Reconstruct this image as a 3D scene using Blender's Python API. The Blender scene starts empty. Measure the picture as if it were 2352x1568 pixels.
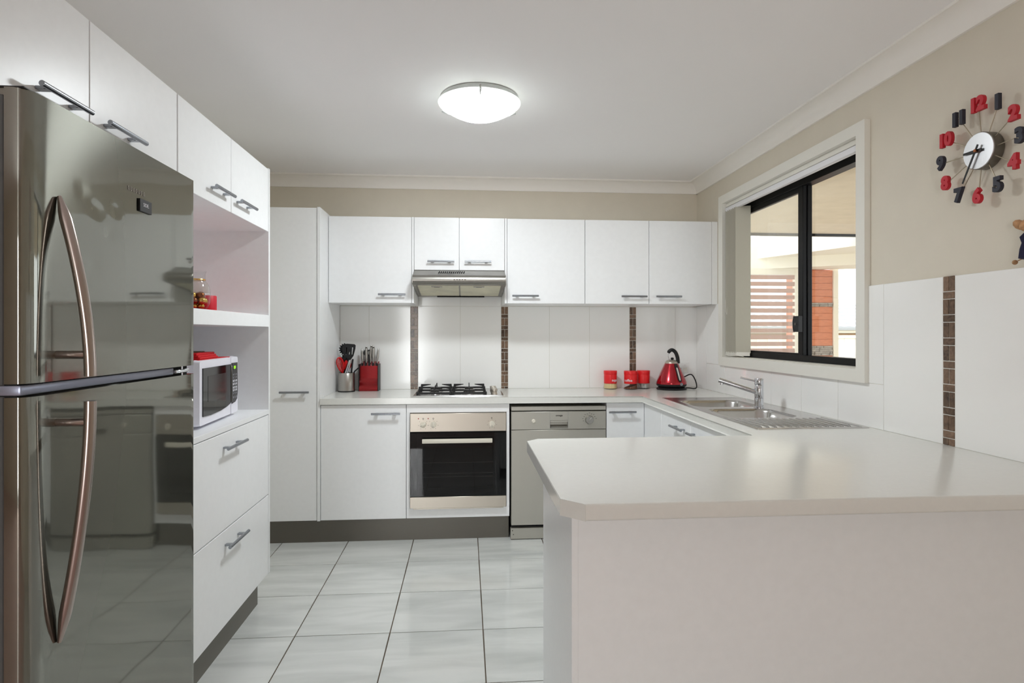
import bpy, bmesh, math, random
from math import pi, sin, cos, radians
from mathutils import Vector, Matrix
random.seed(7)
scene = bpy.context.scene
COL = scene.collection

# ------------------------------------------------------------------ camera, world, light, exposure
F_PX, YAW, HORIZON, CAM_H = 1369.45, 0.0773, 766.06, 1.2954
cam_data = bpy.data.cameras.new('camera')
cam_data.sensor_width = 36.0
cam_data.lens = F_PX / 2352 * 36.0
cam_data.shift_y = (HORIZON - 784.0) / 2352
cam_data.clip_start = 0.02
cam = bpy.data.objects.new('camera', cam_data)
cam.location = (0, 0, CAM_H)
cam.rotation_euler = (pi / 2, 0, -YAW)
COL.objects.link(cam)
scene.camera = cam

world = bpy.data.worlds.new('overcast_sky')
scene.world = world
world.use_nodes = True
wbg = world.node_tree.nodes['Background']
wbg.inputs[0].default_value = (0.93, 0.96, 1.0, 1)
wbg.inputs[1].default_value = 2.1


def area(name, loc, rot, sx, sy, power, col):
    l = bpy.data.lights.new(name, 'AREA')
    l.shape = 'RECTANGLE'; l.size = sx; l.size_y = sy
    l.energy = power; l.color = col
    o = bpy.data.objects.new(name, l)
    o.location = loc; o.rotation_euler = rot
    COL.objects.link(o)
    return o


# daylight entering by the glass door behind the camera (the bright strip mirrored in the fridge edge)
area('glass_door_rear_offscreen', (-1.1, -3.35, 1.1), (pi / 2, 0, 0), 0.8, 2.0, 46, (1.0, 0.985, 0.985))

scene.cycles.diffuse_bounces = 10
scene.cycles.max_bounces = 16
scene.cycles.transparent_max_bounces = 16
scene.view_settings.view_transform = 'Standard'
scene.view_settings.look = 'None'
scene.view_settings.exposure = 0.68
scene.view_settings.gamma = 1.0
scene.view_settings.use_curve_mapping = False


# ------------------------------------------------------------------ materials
def lin(r, g, b):
    f = lambda v: (v / 255) / 12.92 if v / 255 <= 0.04045 else (((v / 255) + 0.055) / 1.055) ** 2.4
    return (f(r), f(g), f(b), 1)


MATS = {}


def mat(name, rgb, rough=0.5, metal=0.0, emit=None, estr=0.0, noise=None, bump=None, coat=0.0,
        trans=0.0, ior=1.45, alpha=1.0, aniso=0.0, spec=None, stretch=(1, 1, 1)):
    """noise=(scale, amount) colour mottling; bump=(scale, strength, distance) fine relief"""
    m = bpy.data.materials.new(name)
    m.use_nodes = True
    nt = m.node_tree
    b = nt.nodes['Principled BSDF']
    b.inputs['Base Color'].default_value = rgb
    b.inputs['Roughness'].default_value = rough
    b.inputs['Metallic'].default_value = metal
    b.inputs['Coat Weight'].default_value = coat
    b.inputs['Coat Roughness'].default_value = 0.08
    b.inputs['Transmission Weight'].default_value = trans
    b.inputs['IOR'].default_value = ior
    b.inputs['Alpha'].default_value = alpha
    b.inputs['Anisotropic'].default_value = aniso
    if spec is not None:
        b.inputs['Specular IOR Level'].default_value = spec
    if emit:
        b.inputs['Emission Color'].default_value = emit
        b.inputs['Emission Strength'].default_value = estr
    if noise or bump:
        tc = nt.nodes.new('ShaderNodeTexCoord')
        mp = nt.nodes.new('ShaderNodeMapping')
        mp.inputs['Scale'].default_value = stretch
        nt.links.new(tc.outputs['Object'], mp.inputs[0])
    if noise:
        n = nt.nodes.new('ShaderNodeTexNoise')
        n.inputs['Scale'].default_value = noise[0]
        n.inputs['Detail'].default_value = 5
        nt.links.new(mp.outputs[0], n.inputs['Vector'])
        r = nt.nodes.new('ShaderNodeValToRGB')
        a = noise[1]
        r.color_ramp.elements[0].position = 0.3
        r.color_ramp.elements[1].position = 0.7
        r.color_ramp.elements[0].color = (rgb[0] * (1 - a), rgb[1] * (1 - a), rgb[2] * (1 - a), 1)
        r.color_ramp.elements[1].color = (min(1, rgb[0] * (1 + a)), min(1, rgb[1] * (1 + a)), min(1, rgb[2] * (1 + a)), 1)
        nt.links.new(n.outputs['Fac'], r.inputs[0])
        nt.links.new(r.outputs[0], b.inputs['Base Color'])
    if bump:
        n = nt.nodes.new('ShaderNodeTexNoise')
        n.inputs['Scale'].default_value = bump[0]
        n.inputs['Detail'].default_value = 3
        nt.links.new(mp.outputs[0], n.inputs['Vector'])
        bp = nt.nodes.new('ShaderNodeBump')
        bp.inputs['Strength'].default_value = bump[1]
        bp.inputs['Distance'].default_value = bump[2]
        nt.links.new(n.outputs['Fac'], bp.inputs['Height'])
        nt.links.new(bp.outputs[0], b.inputs['Normal'])
    MATS[name] = m
    return m


mat('cabinet_white', lin(243, 244, 245), 0.32, noise=(40, 0.012))
mat('cabinet_edge', lin(225, 222, 212), 0.4)
mat('niche_white', lin(243, 244, 245), 0.45)
mat('bench', lin(226, 226, 221), 0.19, spec=1.0, noise=(60, 0.012), bump=(220, 0.03, 0.0006))
mat('paint_beige', lin(218, 211, 196), 0.75, noise=(8, 0.02), bump=(300, 0.05, 0.001))
mat('paint_grey_beige', lin(218, 211, 196), 0.75, noise=(8, 0.015), bump=(300, 0.05, 0.001))
mat('ceiling_white', lin(249, 248, 249), 0.8)
mat('trim_white', lin(245, 242, 237), 0.55)
mat('wall_tile', lin(245, 245, 243), 0.12, bump=(3, 0.05, 0.004))
mat('grout_white', lin(222, 220, 212), 0.8)
mat('grout_dark', lin(92, 80, 66), 0.9)
mat('kick_grey', lin(116, 112, 104), 0.4, metal=0.35, noise=(30, 0.03), stretch=(1, 1, 20))
mat('steel', lin(178, 175, 170), 0.3, metal=1.0, bump=(60, 0.03, 0.001), stretch=(1, 1, 40))
mat('steel_hood', lin(150, 147, 141), 0.36, metal=1.0, bump=(60, 0.03, 0.001), stretch=(40, 1, 1))
mat('steel_warm', lin(196, 188, 176), 0.34, metal=0.9, bump=(60, 0.03, 0.001), stretch=(1, 1, 40))
mat('steel_dishwasher', lin(186, 183, 174), 0.42, metal=0.75)
mat('steel_sink', lin(200, 198, 196), 0.2, metal=1.0)
mat('chrome', lin(215, 217, 222), 0.06, metal=1.0)
mat('handle_metal', lin(160, 164, 170), 0.24, metal=1.0)
mat('fridge_handle', lin(176, 164, 158), 0.24, metal=1.0)
mat('fridge_side', lin(74, 74, 74), 0.5, noise=(50, 0.05))
mat('fridge_gap', lin(150, 154, 172), 0.3, metal=0.6)
mat('black_plastic', lin(22, 22, 24), 0.45)
mat('black_gloss', lin(10, 10, 11), 0.06, spec=0.5)
mat('black_oven', lin(14, 14, 16), 0.07, spec=0.4)
mat('iron_black', lin(18, 18, 18), 0.5)
mat('dark_gap', lin(12, 12, 11), 0.8)
mat('window_black', lin(9, 9, 10), 0.4, spec=0.25)
mat('knob_cream', lin(226, 220, 206), 0.35)
mat('print_dark', lin(60, 55, 50), 0.6)
mat('print_light', lin(225, 225, 232), 0.5)
mat('print_grey', lin(140, 140, 146), 0.5)
mat('red_lamp', lin(150, 30, 25), 0.3)
mat('red_gloss', lin(205, 22, 30), 0.25, coat=0.5)
mat('red_band', lin(226, 36, 40), 0.3)
mat('red_candle', lin(196, 30, 48), 0.45)
mat('red_cloth', lin(196, 22, 32), 0.85, bump=(90, 0.4, 0.004))
mat('cloth_dark', lin(96, 88, 70), 0.9, noise=(60, 0.3))
mat('red_kettle', lin(176, 12, 34), 0.2, metal=0.55, coat=0.8)
mat('red_block', lin(150, 8, 16), 0.26, metal=0.6, coat=0.6)
mat('red_silicone', lin(214, 22, 26), 0.4)
mat('sugar', lin(232, 208, 158), 0.9, bump=(300, 0.5, 0.002))
mat('coffee', lin(112, 70, 48), 0.9, noise=(200, 0.3), bump=(200, 0.6, 0.003))
mat('tea_bag', lin(214, 210, 204), 0.9)
mat('microwave_white', lin(234, 233, 242), 0.3)
mat('display_green', lin(20, 40, 10), 0.3, emit=lin(150, 220, 30), estr=0.9)
mat('display_bg', lin(14, 22, 10), 0.2)
mat('microwave_window', lin(30, 31, 30), 0.12)
mat('gold', lin(206, 164, 84), 0.2, metal=1.0)
mat('bronze', lin(140, 84, 52), 0.25, metal=1.0)
mat('blind_fabric', lin(186, 182, 168), 0.85, bump=(200, 0.15, 0.001), stretch=(1, 1, 6))
mat('blind_rail', lin(236, 236, 240), 0.3)
mat('frame_white', lin(232, 230, 222), 0.45)
mat('filter_mesh', lin(214, 210, 188), 0.5, metal=0.4, noise=(9, 0.12))
mat('clock_face', lin(214, 214, 216), 0.3, metal=0.9)
mat('clock_side', lin(120, 116, 110), 0.35, metal=0.9)
mat('clock_spoke', lin(190, 180, 160), 0.3, metal=1.0)
mat('clock_black', lin(40, 40, 52), 0.55)
mat('clock_red', lin(190, 26, 44), 0.5)
mat('raffia', lin(190, 146, 106), 0.9, noise=(60, 0.25), bump=(90, 0.8, 0.006))
mat('navy_cloth', lin(28, 26, 56), 0.85)
mat('wood_ball', lin(158, 120, 84), 0.6)
mat('living_floor', lin(186, 160, 152), 0.7, noise=(30, 0.05))
mat('patio_soffit', lin(206, 190, 164), 0.9, noise=(6, 0.06), bump=(120, 0.2, 0.003))
mat('patio_cream', lin(234, 226, 206), 0.7)
mat('timber_board', lin(206, 130, 94), 0.75, noise=(14, 0.14), stretch=(1, 1, 6))
mat('stack_stone', lin(160, 150, 138), 0.9, noise=(24, 0.3))
mat('slat_brown', lin(168, 120, 100), 0.8, noise=(10, 0.08))
mat('fence_cream', lin(240, 234, 220), 0.7)
mat('roof_grey', lin(200, 200, 201), 0.8)
mat('gutter_grey', lin(165, 167, 165), 0.5)
mat('ground_out', lin(176, 170, 158), 0.9, noise=(3, 0.1))
mat('fence_capping', lin(160, 126, 86), 0.7)
mat('sticker', lin(196, 206, 204), 0.6)
mat('outlet_white', lin(238, 238, 236), 0.35)
mat('lamp_metal', lin(190, 192, 190), 0.3, metal=0.8)


def floor_tile_mat():
    m = mat('floor_tile', lin(226, 228, 225), 0.07)
    nt = m.node_tree; b = nt.nodes['Principled BSDF']
    tc = nt.nodes.new('ShaderNodeTexCoord'); mp = nt.nodes.new('ShaderNodeMapping')
    mp.inputs['Rotation'].default_value = (0, 0, radians(-38)); mp.inputs['Scale'].default_value = (1.2, 6.5, 1)
    oi = nt.nodes.new('ShaderNodeObjectInfo')
    ad = nt.nodes.new('ShaderNodeVectorMath'); ad.operation = 'ADD'
    sc = nt.nodes.new('ShaderNodeVectorMath'); sc.operation = 'SCALE'; sc.inputs['Scale'].default_value = 40
    cmb = nt.nodes.new('ShaderNodeCombineXYZ')
    nt.links.new(oi.outputs['Random'], cmb.inputs[0]); nt.links.new(oi.outputs['Random'], cmb.inputs[1])
    nt.links.new(cmb.outputs[0], sc.inputs[0])
    nt.links.new(tc.outputs['Object'], ad.inputs[0]); nt.links.new(sc.outputs[0], ad.inputs[1])
    nt.links.new(ad.outputs[0], mp.inputs[0])
    n = nt.nodes.new('ShaderNodeTexNoise'); n.inputs['Scale'].default_value = 1.6; n.inputs['Detail'].default_value = 6
    n.inputs['Distortion'].default_value = 0.6
    nt.links.new(mp.outputs[0], n.inputs['Vector'])
    r = nt.nodes.new('ShaderNodeValToRGB')
    e = r.color_ramp.elements
    e[0].position = 0.28; e[0].color = lin(196, 199, 196)
    e[1].position = 0.62; e[1].color = lin(219, 221, 218)
    nt.links.new(n.outputs['Fac'], r.inputs[0]); nt.links.new(r.outputs[0], b.inputs['Base Color'])
    return m


floor_tile_mat()


def mosaic_mat():
    m = mat('mosaic', lin(86, 68, 56), 0.22)
    nt = m.node_tree; b = nt.nodes['Principled BSDF']
    tc = nt.nodes.new('ShaderNodeTexCoord'); oi = nt.nodes.new('ShaderNodeObjectInfo')
    n = nt.nodes.new('ShaderNodeTexNoise'); n.inputs['Scale'].default_value = 45; n.inputs['Detail'].default_value = 6
    n.inputs['Distortion'].default_value = 1.2
    nt.links.new(tc.outputs['Object'], n.inputs['Vector'])
    mx = nt.nodes.new('ShaderNodeMath'); mx.operation = 'MULTIPLY_ADD'
    mx.inputs[1].default_value = 0.45; 
    nt.links.new(oi.outputs['Random'], mx.inputs[0]); nt.links.new(n.outputs['Fac'], mx.inputs[2])
    r = nt.nodes.new('ShaderNodeValToRGB')
    e = r.color_ramp.elements
    e[0].position = 0.35; e[0].color = lin(58, 46, 38)
    e[1].position = 1.0; e[1].color = lin(134, 108, 88)
    nt.links.new(mx.outputs[0], r.inputs[0]); nt.links.new(r.outputs[0], b.inputs['Base Color'])
    return m


mosaic_mat()


def fridge_mat():
    m = bpy.data.materials.new('fridge_steel'); m.use_nodes = True
    nt = m.node_tree; b = nt.nodes['Principled BSDF']; out = nt.nodes['Material Output']
    b.inputs['Base Color'].default_value = lin(138, 138, 131); b.inputs['Metallic'].default_value = 1.0
    b.inputs['Roughness'].default_value = 0.045
    b2 = nt.nodes.new('ShaderNodeBsdfAnisotropic')
    b2.inputs['Color'].default_value = lin(160, 160, 150); b2.inputs['Roughness'].default_value = 0.32
    b2.inputs['Anisotropy'].default_value = 0.75
    tg = nt.nodes.new('ShaderNodeTangent'); tg.direction_type = 'RADIAL'; tg.axis = 'Z'
    nt.links.new(tg.outputs[0], b2.inputs['Tangent'])
    mx = nt.nodes.new('ShaderNodeMixShader'); mx.inputs[0].default_value = 0.22
    nt.links.new(b.outputs[0], mx.inputs[1]); nt.links.new(b2.outputs[0], mx.inputs[2])
    nt.links.new(mx.outputs[0], out.inputs[0])
    tc = nt.nodes.new('ShaderNodeTexCoord'); n = nt.nodes.new('ShaderNodeTexNoise')
    n.inputs['Scale'].default_value = 4.5; n.inputs['Detail'].default_value = 0
    bp = nt.nodes.new('ShaderNodeBump'); bp.inputs['Strength'].default_value = 0.10; bp.inputs['Distance'].default_value = 0.012
    nt.links.new(tc.outputs['Object'], n.inputs['Vector']); nt.links.new(n.outputs['Fac'], bp.inputs['Height'])
    nt.links.new(bp.outputs[0], b.inputs['Normal']); nt.links.new(bp.outputs[0], b2.inputs['Normal'])
    MATS['fridge_steel'] = m


fridge_mat()


def thin_glass(name, tint, gloss=0.08, haze=0.0):
    m = bpy.data.materials.new(name); m.use_nodes = True
    nt = m.node_tree; nt.nodes.remove(nt.nodes['Principled BSDF']); out = nt.nodes['Material Output']
    t = nt.nodes.new('ShaderNodeBsdfTransparent'); t.inputs[0].default_value = tint
    g = nt.nodes.new('ShaderNodeBsdfGlossy'); g.inputs['Roughness'].default_value = 0.02
    lw = nt.nodes.new('ShaderNodeLayerWeight'); lw.inputs[0].default_value = 0.5
    pw = nt.nodes.new('ShaderNodeMath'); pw.operation = 'POWER'; pw.inputs[1].default_value = 4.0
    fr = nt.nodes.new('ShaderNodeMath'); fr.operation = 'MULTIPLY_ADD'; fr.inputs[1].default_value = 0.7; fr.inputs[2].default_value = gloss * 0.4
    nt.links.new(lw.outputs['Facing'], pw.inputs[0]); nt.links.new(pw.outputs[0], fr.inputs[0])
    mx = nt.nodes.new('ShaderNodeMixShader')
    nt.links.new(fr.outputs[0], mx.inputs[0]); nt.links.new(t.outputs[0], mx.inputs[1]); nt.links.new(g.outputs[0], mx.inputs[2])
    last = mx
    if haze:
        d = nt.nodes.new('ShaderNodeBsdfTranslucent'); d.inputs[0].default_value = (0.9, 0.9, 0.88, 1)
        m2 = nt.nodes.new('ShaderNodeMixShader'); m2.inputs[0].default_value = haze
        nt.links.new(mx.outputs[0], m2.inputs[1]); nt.links.new(d.outputs[0], m2.inputs[2]); last = m2
    nt.links.new(last.outputs[0], out.inputs[0])
    MATS[name] = m


thin_glass('window_glass', (0.93, 0.95, 0.94, 1), haze=0.16)
thin_glass('clear_glass', (0.93, 0.94, 0.94, 1))
thin_glass('oven_glass', (0.55, 0.55, 0.56, 1))
thin_glass('frosted_glass', (0.95, 0.95, 0.92, 1), haze=0.35)


def lamp_mat():
    # opal glass: lets part of the bulb light through and glows itself
    m = bpy.data.materials.new('lamp_glass'); m.use_nodes = True
    nt = m.node_tree; b = nt.nodes['Principled BSDF']; out = nt.nodes['Material Output']
    b.inputs['Base Color'].default_value = (0.9, 0.92, 0.88, 1); b.inputs['Roughness'].default_value = 0.15
    b.inputs['Emission Color'].default_value = (0.95, 1.0, 0.92, 1); b.inputs['Emission Strength'].default_value = 0.75
    t = nt.nodes.new('ShaderNodeBsdfTransparent'); mx = nt.nodes.new('ShaderNodeMixShader'); mx.inputs[0].default_value = 0.5
    nt.links.new(b.outputs[0], mx.inputs[1]); nt.links.new(t.outputs[0], mx.inputs[2]); nt.links.new(mx.outputs[0], out.inputs[0])
    MATS['lamp_glass'] = m


lamp_mat()


# ------------------------------------------------------------------ geometry helpers (all in world coordinates)
def box(bm, x0, x1, y0, y1, z0, z1, bev=0.0, seg=1, M=None):
    vs = [bm.verts.new(v) for v in ((x0, y0, z0), (x1, y0, z0), (x1, y1, z0), (x0, y1, z0),
                                    (x0, y0, z1), (x1, y0, z1), (x1, y1, z1), (x0, y1, z1))]
    fs = [bm.faces.new([vs[i] for i in q]) for q in ((3, 2, 1, 0), (4, 5, 6, 7), (0, 1, 5, 4), (1, 2, 6, 5), (2, 3, 7, 6), (3, 0, 4, 7))]
    if bev > 0:
        es = list({e for f in fs for e in f.edges})
        r = bmesh.ops.bevel(bm, geom=es, offset=bev, segments=seg, profile=0.5, affect='EDGES')
        vs = list({v for f in r['faces'] for v in f.verts} | {v for v in vs if v.is_valid})
    if M is not None:
        for v in vs:
            v.co = M @ v.co
    return bm


def prism(bm, pts, axis, a0, a1, bev_sides=None, r=0.0, seg=3):
    """polygon pts extruded along an axis: axis 'z' pts=(x,y); 'x' pts=(y,z); 'y' pts=(x,z)"""
    def mk(p, a):
        return {'z': (p[0], p[1], a), 'x': (a, p[0], p[1]), 'y': (p[0], a, p[1])}[axis]
    lo = [bm.verts.new(mk(p, a0)) for p in pts]; hi = [bm.verts.new(mk(p, a1)) for p in pts]
    n = len(pts)
    fl = bm.faces.new(lo[::-1]); fh = bm.faces.new(hi)
    sides = [bm.faces.new((lo[i], lo[(i + 1) % n], hi[(i + 1) % n], hi[i])) for i in range(n)]
    if bev_sides:
        es = []
        for i in bev_sides:
            for ring in (lo, hi):
                e = bm.edges.get((ring[i], ring[(i + 1) % n]))
                if e: es.append(e)
        bmesh.ops.bevel(bm, geom=es, offset=r, segments=seg, profile=0.5, affect='EDGES')
    return bm


def loft(bm, rings, cap0=True, cap1=True, closed=True):
    R = [[bm.verts.new(p) for p in ring] for ring in rings]
    n = len(R[0])
    for a, b in zip(R, R[1:]):
        for i in range(n if closed else n - 1):
            j = (i + 1) % n
            bm.faces.new((a[i], a[j], b[j], b[i]))
    if cap0: bm.faces.new(R[0][::-1])
    if cap1: bm.faces.new(R[-1])
    return bm


def lathe(bm, prof, c=(0, 0, 0), seg=32, axis='z', cap0=True, cap1=True, a0=0.0, a1=2 * pi):
    rings = []
    full = abs(a1 - a0 - 2 * pi) < 1e-6
    for r, h in prof:
        r = max(r, 1e-5)
        ring = []
        for k in range(seg if full else seg + 1):
            t = a0 + (a1 - a0) * k / seg
            u, v = r * cos(t), r * sin(t)
            p = {'z': (u, v, h), 'x': (h, u, v), 'y': (v, h, u)}[axis]
            ring.append((p[0] + c[0], p[1] + c[1], p[2] + c[2]))
        rings.append(ring)
    return loft(bm, rings, cap0, cap1, closed=full)


def tube(bm, pts, r, seg=10, closed=False, caps=True):
    P = [Vector(p) for p in pts]
    n = len(P)
    rad = r if isinstance(r, (list, tuple)) else [r] * n
    T = []
    for i in range(n):
        if closed: t = P[(i + 1) % n] - P[i - 1]
        else: t = P[min(i + 1, n - 1)] - P[max(i - 1, 0)]
        T.append(t.normalized())
    up = Vector((0, 0, 1)) if abs(T[0].z) < 0.9 else Vector((1, 0, 0))
    N = (up - T[0] * up.dot(T[0])).normalized()
    rings = []
    for i in range(n):
        N = (N - T[i] * N.dot(T[i])).normalized()
        B = T[i].cross(N)
        rings.append([P[i] + (N * cos(2 * pi * k / seg) + B * sin(2 * pi * k / seg)) * rad[i] for k in range(seg)])
    if closed:
        rings.append(rings[0])
        return loft(bm, rings, False, False)
    return loft(bm, rings, caps, caps)


def cyl(bm, p0, p1, r, seg=20, r2=None):
    return tube(bm, [p0, p1], [r, r if r2 is None else r2], seg)


def spline(pts, n=8):
    P = [Vector(p) for p in pts]; out = []
    for i in range(len(P) - 1):
        a, b, c, d = P[max(i - 1, 0)], P[i], P[i + 1], P[min(i + 2, len(P) - 1)]
        for k in range(n):
            t = k / n
            out.append(0.5 * ((2 * b) + (c - a) * t + (2 * a - 5 * b + 4 * c - d) * t * t + (3 * b - 3 * c + d - a) * t ** 3))
    out.append(P[-1])
    return out


def rrect(cx, cy, w, h, r, n=6):
    pts = []
    for sx, sy, a in ((1, 1, 0), (-1, 1, 90), (-1, -1, 180), (1, -1, 270)):
        for k in range(n + 1):
            t = radians(a + 90 * k / n)
            pts.append((cx + sx * (w / 2 - r) + r * cos(t), cy + sy * (h / 2 - r) + r * sin(t)))
    return pts


def xform(bm, M, start=0):
    bm.verts.ensure_lookup_table()
    for v in list(bm.verts)[start:]:
        v.co = M @ v.co


def root_of(o):
    while o.parent: o = o.parent
    return o


def obj(name, bm, m, parent=None, loc=None, smooth=40):
    bmesh.ops.recalc_face_normals(bm, faces=bm.faces)
    me = bpy.data.meshes.new(name)
    org = Vector(loc) if loc is not None else (Vector(root_of(parent).location) if parent else Vector((0, 0, 0)))
    bmesh.ops.translate(bm, verts=bm.verts, vec=-org)
    bm.to_mesh(me); bm.free()
    me.materials.append(MATS[m])
    if smooth:
        me.polygons.foreach_set('use_smooth', [True] * len(me.polygons))
        me.set_sharp_from_angle(angle=radians(smooth))
    o = bpy.data.objects.new(name, me)
    COL.objects.link(o)
    if parent:
        o.parent = parent
        pr = root_of(parent)
        if parent is not pr and loc is None:
            pass
    elif loc is not None:
        o.location = org
    return o


def tag(o, label, cat, group=None):
    o['label'] = label; o['category'] = cat
    if group: o['group'] = group
    return o


def thing(name, label, cat, loc, group=None):
    o = bpy.data.objects.new(name, None)
    o.empty_display_size = 0.05
    o.location = loc
    COL.objects.link(o)
    return tag(o, label, cat, group)


def struct(o):
    o['kind'] = 'structure'
    return o


def sroot(name, loc=(0, 0, 0)):
    o = bpy.data.objects.new(name, None); o.location = loc; COL.objects.link(o)
    return struct(o)


def B():
    return bmesh.new()


def bx(*a, **k):
    return box(bmesh.new(), *a, **k)


def boolean_cut(o, cutters):
    for bmc in cutters:
        me = bpy.data.meshes.new('cutter'); bmesh.ops.recalc_face_normals(bmc, faces=bmc.faces)
        bmesh.ops.translate(bmc, verts=bmc.verts, vec=-Vector(root_of(o).location))
        bmc.to_mesh(me); bmc.free()
        c = bpy.data.objects.new('cutter', me); COL.objects.link(c)
        c.location = root_of(o).location
        md = o.modifiers.new('b', 'BOOLEAN'); md.object = c; md.operation = 'DIFFERENCE'; md.solver = 'EXACT'
        bpy.context.view_layer.update()
        dg = bpy.context.evaluated_depsgraph_get()
        new = bpy.data.meshes.new_from_object(o.evaluated_get(dg))
        o.modifiers.clear(); o.data = new
        bpy.data.objects.remove(c)
        o.data.polygons.foreach_set('use_smooth', [True] * len(o.data.polygons))
        o.data.set_sharp_from_angle(angle=radians(40))


def text_mesh(s, size, depth=0.0006, offset=0.0, align='CENTER', bevel=0.0, shear=0.0, res=4):
    """text in XY plane facing +Z, returned as bmesh"""
    cu = bpy.data.curves.new('t', 'FONT'); cu.body = s; cu.size = size; cu.extrude = depth; cu.offset = offset
    cu.align_x = align; cu.align_y = 'CENTER'; cu.bevel_depth = bevel; cu.shear = shear; cu.resolution_u = res
    o = bpy.data.objects.new('t', cu); COL.objects.link(o)
    bpy.context.view_layer.update()
    me = bpy.data.meshes.new_from_object(o.evaluated_get(bpy.context.evaluated_depsgraph_get()))
    b = bmesh.new(); b.from_mesh(me)
    bpy.data.objects.remove(o); bpy.data.meshes.remove(me)
    return b


def place(b, origin, right, up):
    r = Vector(right).normalized(); u = Vector(up).normalized(); n = r.cross(u)
    M = Matrix(((r.x, u.x, n.x, origin[0]), (r.y, u.y, n.y, origin[1]), (r.z, u.z, n.z, origin[2]), (0, 0, 0, 1)))
    for v in b.verts: v.co = M @ v.co
    return b


# ------------------------------------------------------------------ key planes (metres)
YW, XR = 4.291, 1.701           # tiled faces of back and right wall
PB, PR = 4.299, 1.709           # painted faces
YD, YB, YU, YK = 3.725, 3.709, 3.936, 3.789
XL = -0.94
ZC = 2.405
TW = 0.9                        # worktop height
WY0, WY1, WZ0, WZ1 = 2.455, 3.81, 1.143, 2.152   # window opening

# ------------------------------------------------------------------ room shell
struct(obj('wall_back', bx(-1.64, 1.9, PB, PB + 0.12, -0.1, ZC + 0.1), 'paint_beige'))
b = B()
box(b, PR, PR + 0.16, -3.1, PB + 0.12, -0.1, WZ0)
box(b, PR, PR + 0.16, -3.1, PB + 0.12, WZ1, ZC + 0.1)
box(b, PR, PR + 0.16, -3.1, WY0, WZ0, WZ1)
box(b, PR, PR + 0.16, WY1, PB + 0.12, WZ0, WZ1)
wall_right = struct(obj('wall_right', b, 'paint_grey_beige'))
struct(obj('wall_left', bx(-1.64, -1.56, 0.98, PB, -0.1, ZC + 0.1), 'paint_beige'))
struct(obj('wall_nook', bx(-4.3, -1.56, 0.9, 0.98, -0.1, ZC + 0.1), 'paint_grey_beige'))
b = bx(-4.42, -4.3, -3.1, 0.98, -0.1, ZC + 0.1)
struct(obj('wall_far_left', b, 'paint_grey_beige'))
b = B()
box(b, -4.42, -1.5, -3.22, -3.1, -0.1, ZC + 0.1); box(b, -0.7, PR + 0.16, -3.22, -3.1, -0.1, ZC + 0.1)
box(b, -1.5, -0.7, -3.22, -3.1, 2.1, ZC + 0.1)
struct(obj('wall_rear', b, 'paint_grey_beige'))
dr = sroot('door_1', (-1.1, -3.16, 0))
for k in range(1):
    x0 = -1.5
    b = B(); box(b, x0, x0 + 0.06, -3.19, -3.14, 0, 2.1); box(b, x0 + 0.74, x0 + 0.8, -3.19, -3.14, 0, 2.1)
    box(b, x0 + 0.06, x0 + 0.74, -3.19, -3.14, 0, 0.08); box(b, x0 + 0.06, x0 + 0.74, -3.19, -3.14, 2.03, 2.1)
    fr = obj('door_frame', b, 'window_black', dr)
    obj('pane', bx(x0 + 0.06, x0 + 0.74, -3.168, -3.162, 0.08, 2.03), 'clear_glass', dr)
struct(obj('ceiling', bx(-4.42, PR + 0.16, -3.22, PB + 0.12, ZC, ZC + 0.1), 'ceiling_white'))

# cornices: cove profile
cove = [(0.0, -0.079), (0.012, -0.079)]
for k in range(9):
    t = pi / 2 * k / 8
    cove.append((0.078 - 0.064 * cos(t), -0.074 + 0.064 * sin(t)))
cove += [(0.085, -0.010), (0.085, 0.0), (0.0, 0.0)]
struct(obj('trim_1', prism(B(), [(PB - u, ZC + w) for u, w in cove], 'x', -1.56, PR), 'trim_white'))
struct(obj('trim_2', prism(B(), [(PR - u, ZC + w) for u, w in cove], 'y', -3.1, PB), 'trim_white'))

# floor: grout bed with separate tiles, plus the living-room floor behind
floor = struct(obj('floor', bx(-1.64, PR, 0.6, PB, -0.1, -0.003), 'grout_dark'))
T = 0.403; TX0 = -0.3277; TY0 = 3.4226
tm = None
for i in range(-4, 6):
    for j in range(-1, 8):
        x0, x1 = TX0 + i * T + 0.0022, TX0 + (i + 1) * T - 0.0022
        y1, y0 = TY0 - (j - 1) * T - T + T - 0.0022, TY0 - j * T + 0.0022
        y0, y1 = TY0 - j * T + 0.0022, TY0 - (j - 1) * T - 0.0022
        cx0, cx1, cy0, cy1 = max(x0, -1.55), min(x1, PR - 0.01), max(y0, 0.62), min(y1, PB - 0.01)
        if cx1 - cx0 < 0.03 or cy1 - cy0 < 0.03: continue
        full = abs(cx1 - cx0 - (x1 - x0)) < 1e-6 and abs(cy1 - cy0 - (y1 - y0)) < 1e-6
        if full and tm:
            o = bpy.data.objects.new('floor_tile', tm); COL.objects.link(o); o.parent = floor
        else:
            bb = bx(-(cx1 - cx0) / 2, (cx1 - cx0) / 2, -(cy1 - cy0) / 2, (cy1 - cy0) / 2, -0.012, 0, 0.0012)
            o = obj('floor_tile', bb, 'floor_tile', floor)
            if full: tm = o.data
        o.location = ((cx0 + cx1) / 2, (cy0 + cy1) / 2, 0)
struct(obj('floor_living', bx(-4.42, PR, -3.22, 0.6, -0.1, 0.0), 'living_floor'))

# wall tiles
def wtile(parent, plane, a0, a1, z0, z1):
    g = 0.0011
    if plane == 'back': bb = bx(a0 + g, a1 - g, YW, PB + 0.002, z0 + g, z1 - g, 0.0008)
    else: bb = bx(XR, PR + 0.002, a0 + g, a1 - g, z0 + g, z1 - g, 0.0008)
    obj('wall_tile', bb, 'wall_tile', parent)


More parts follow.
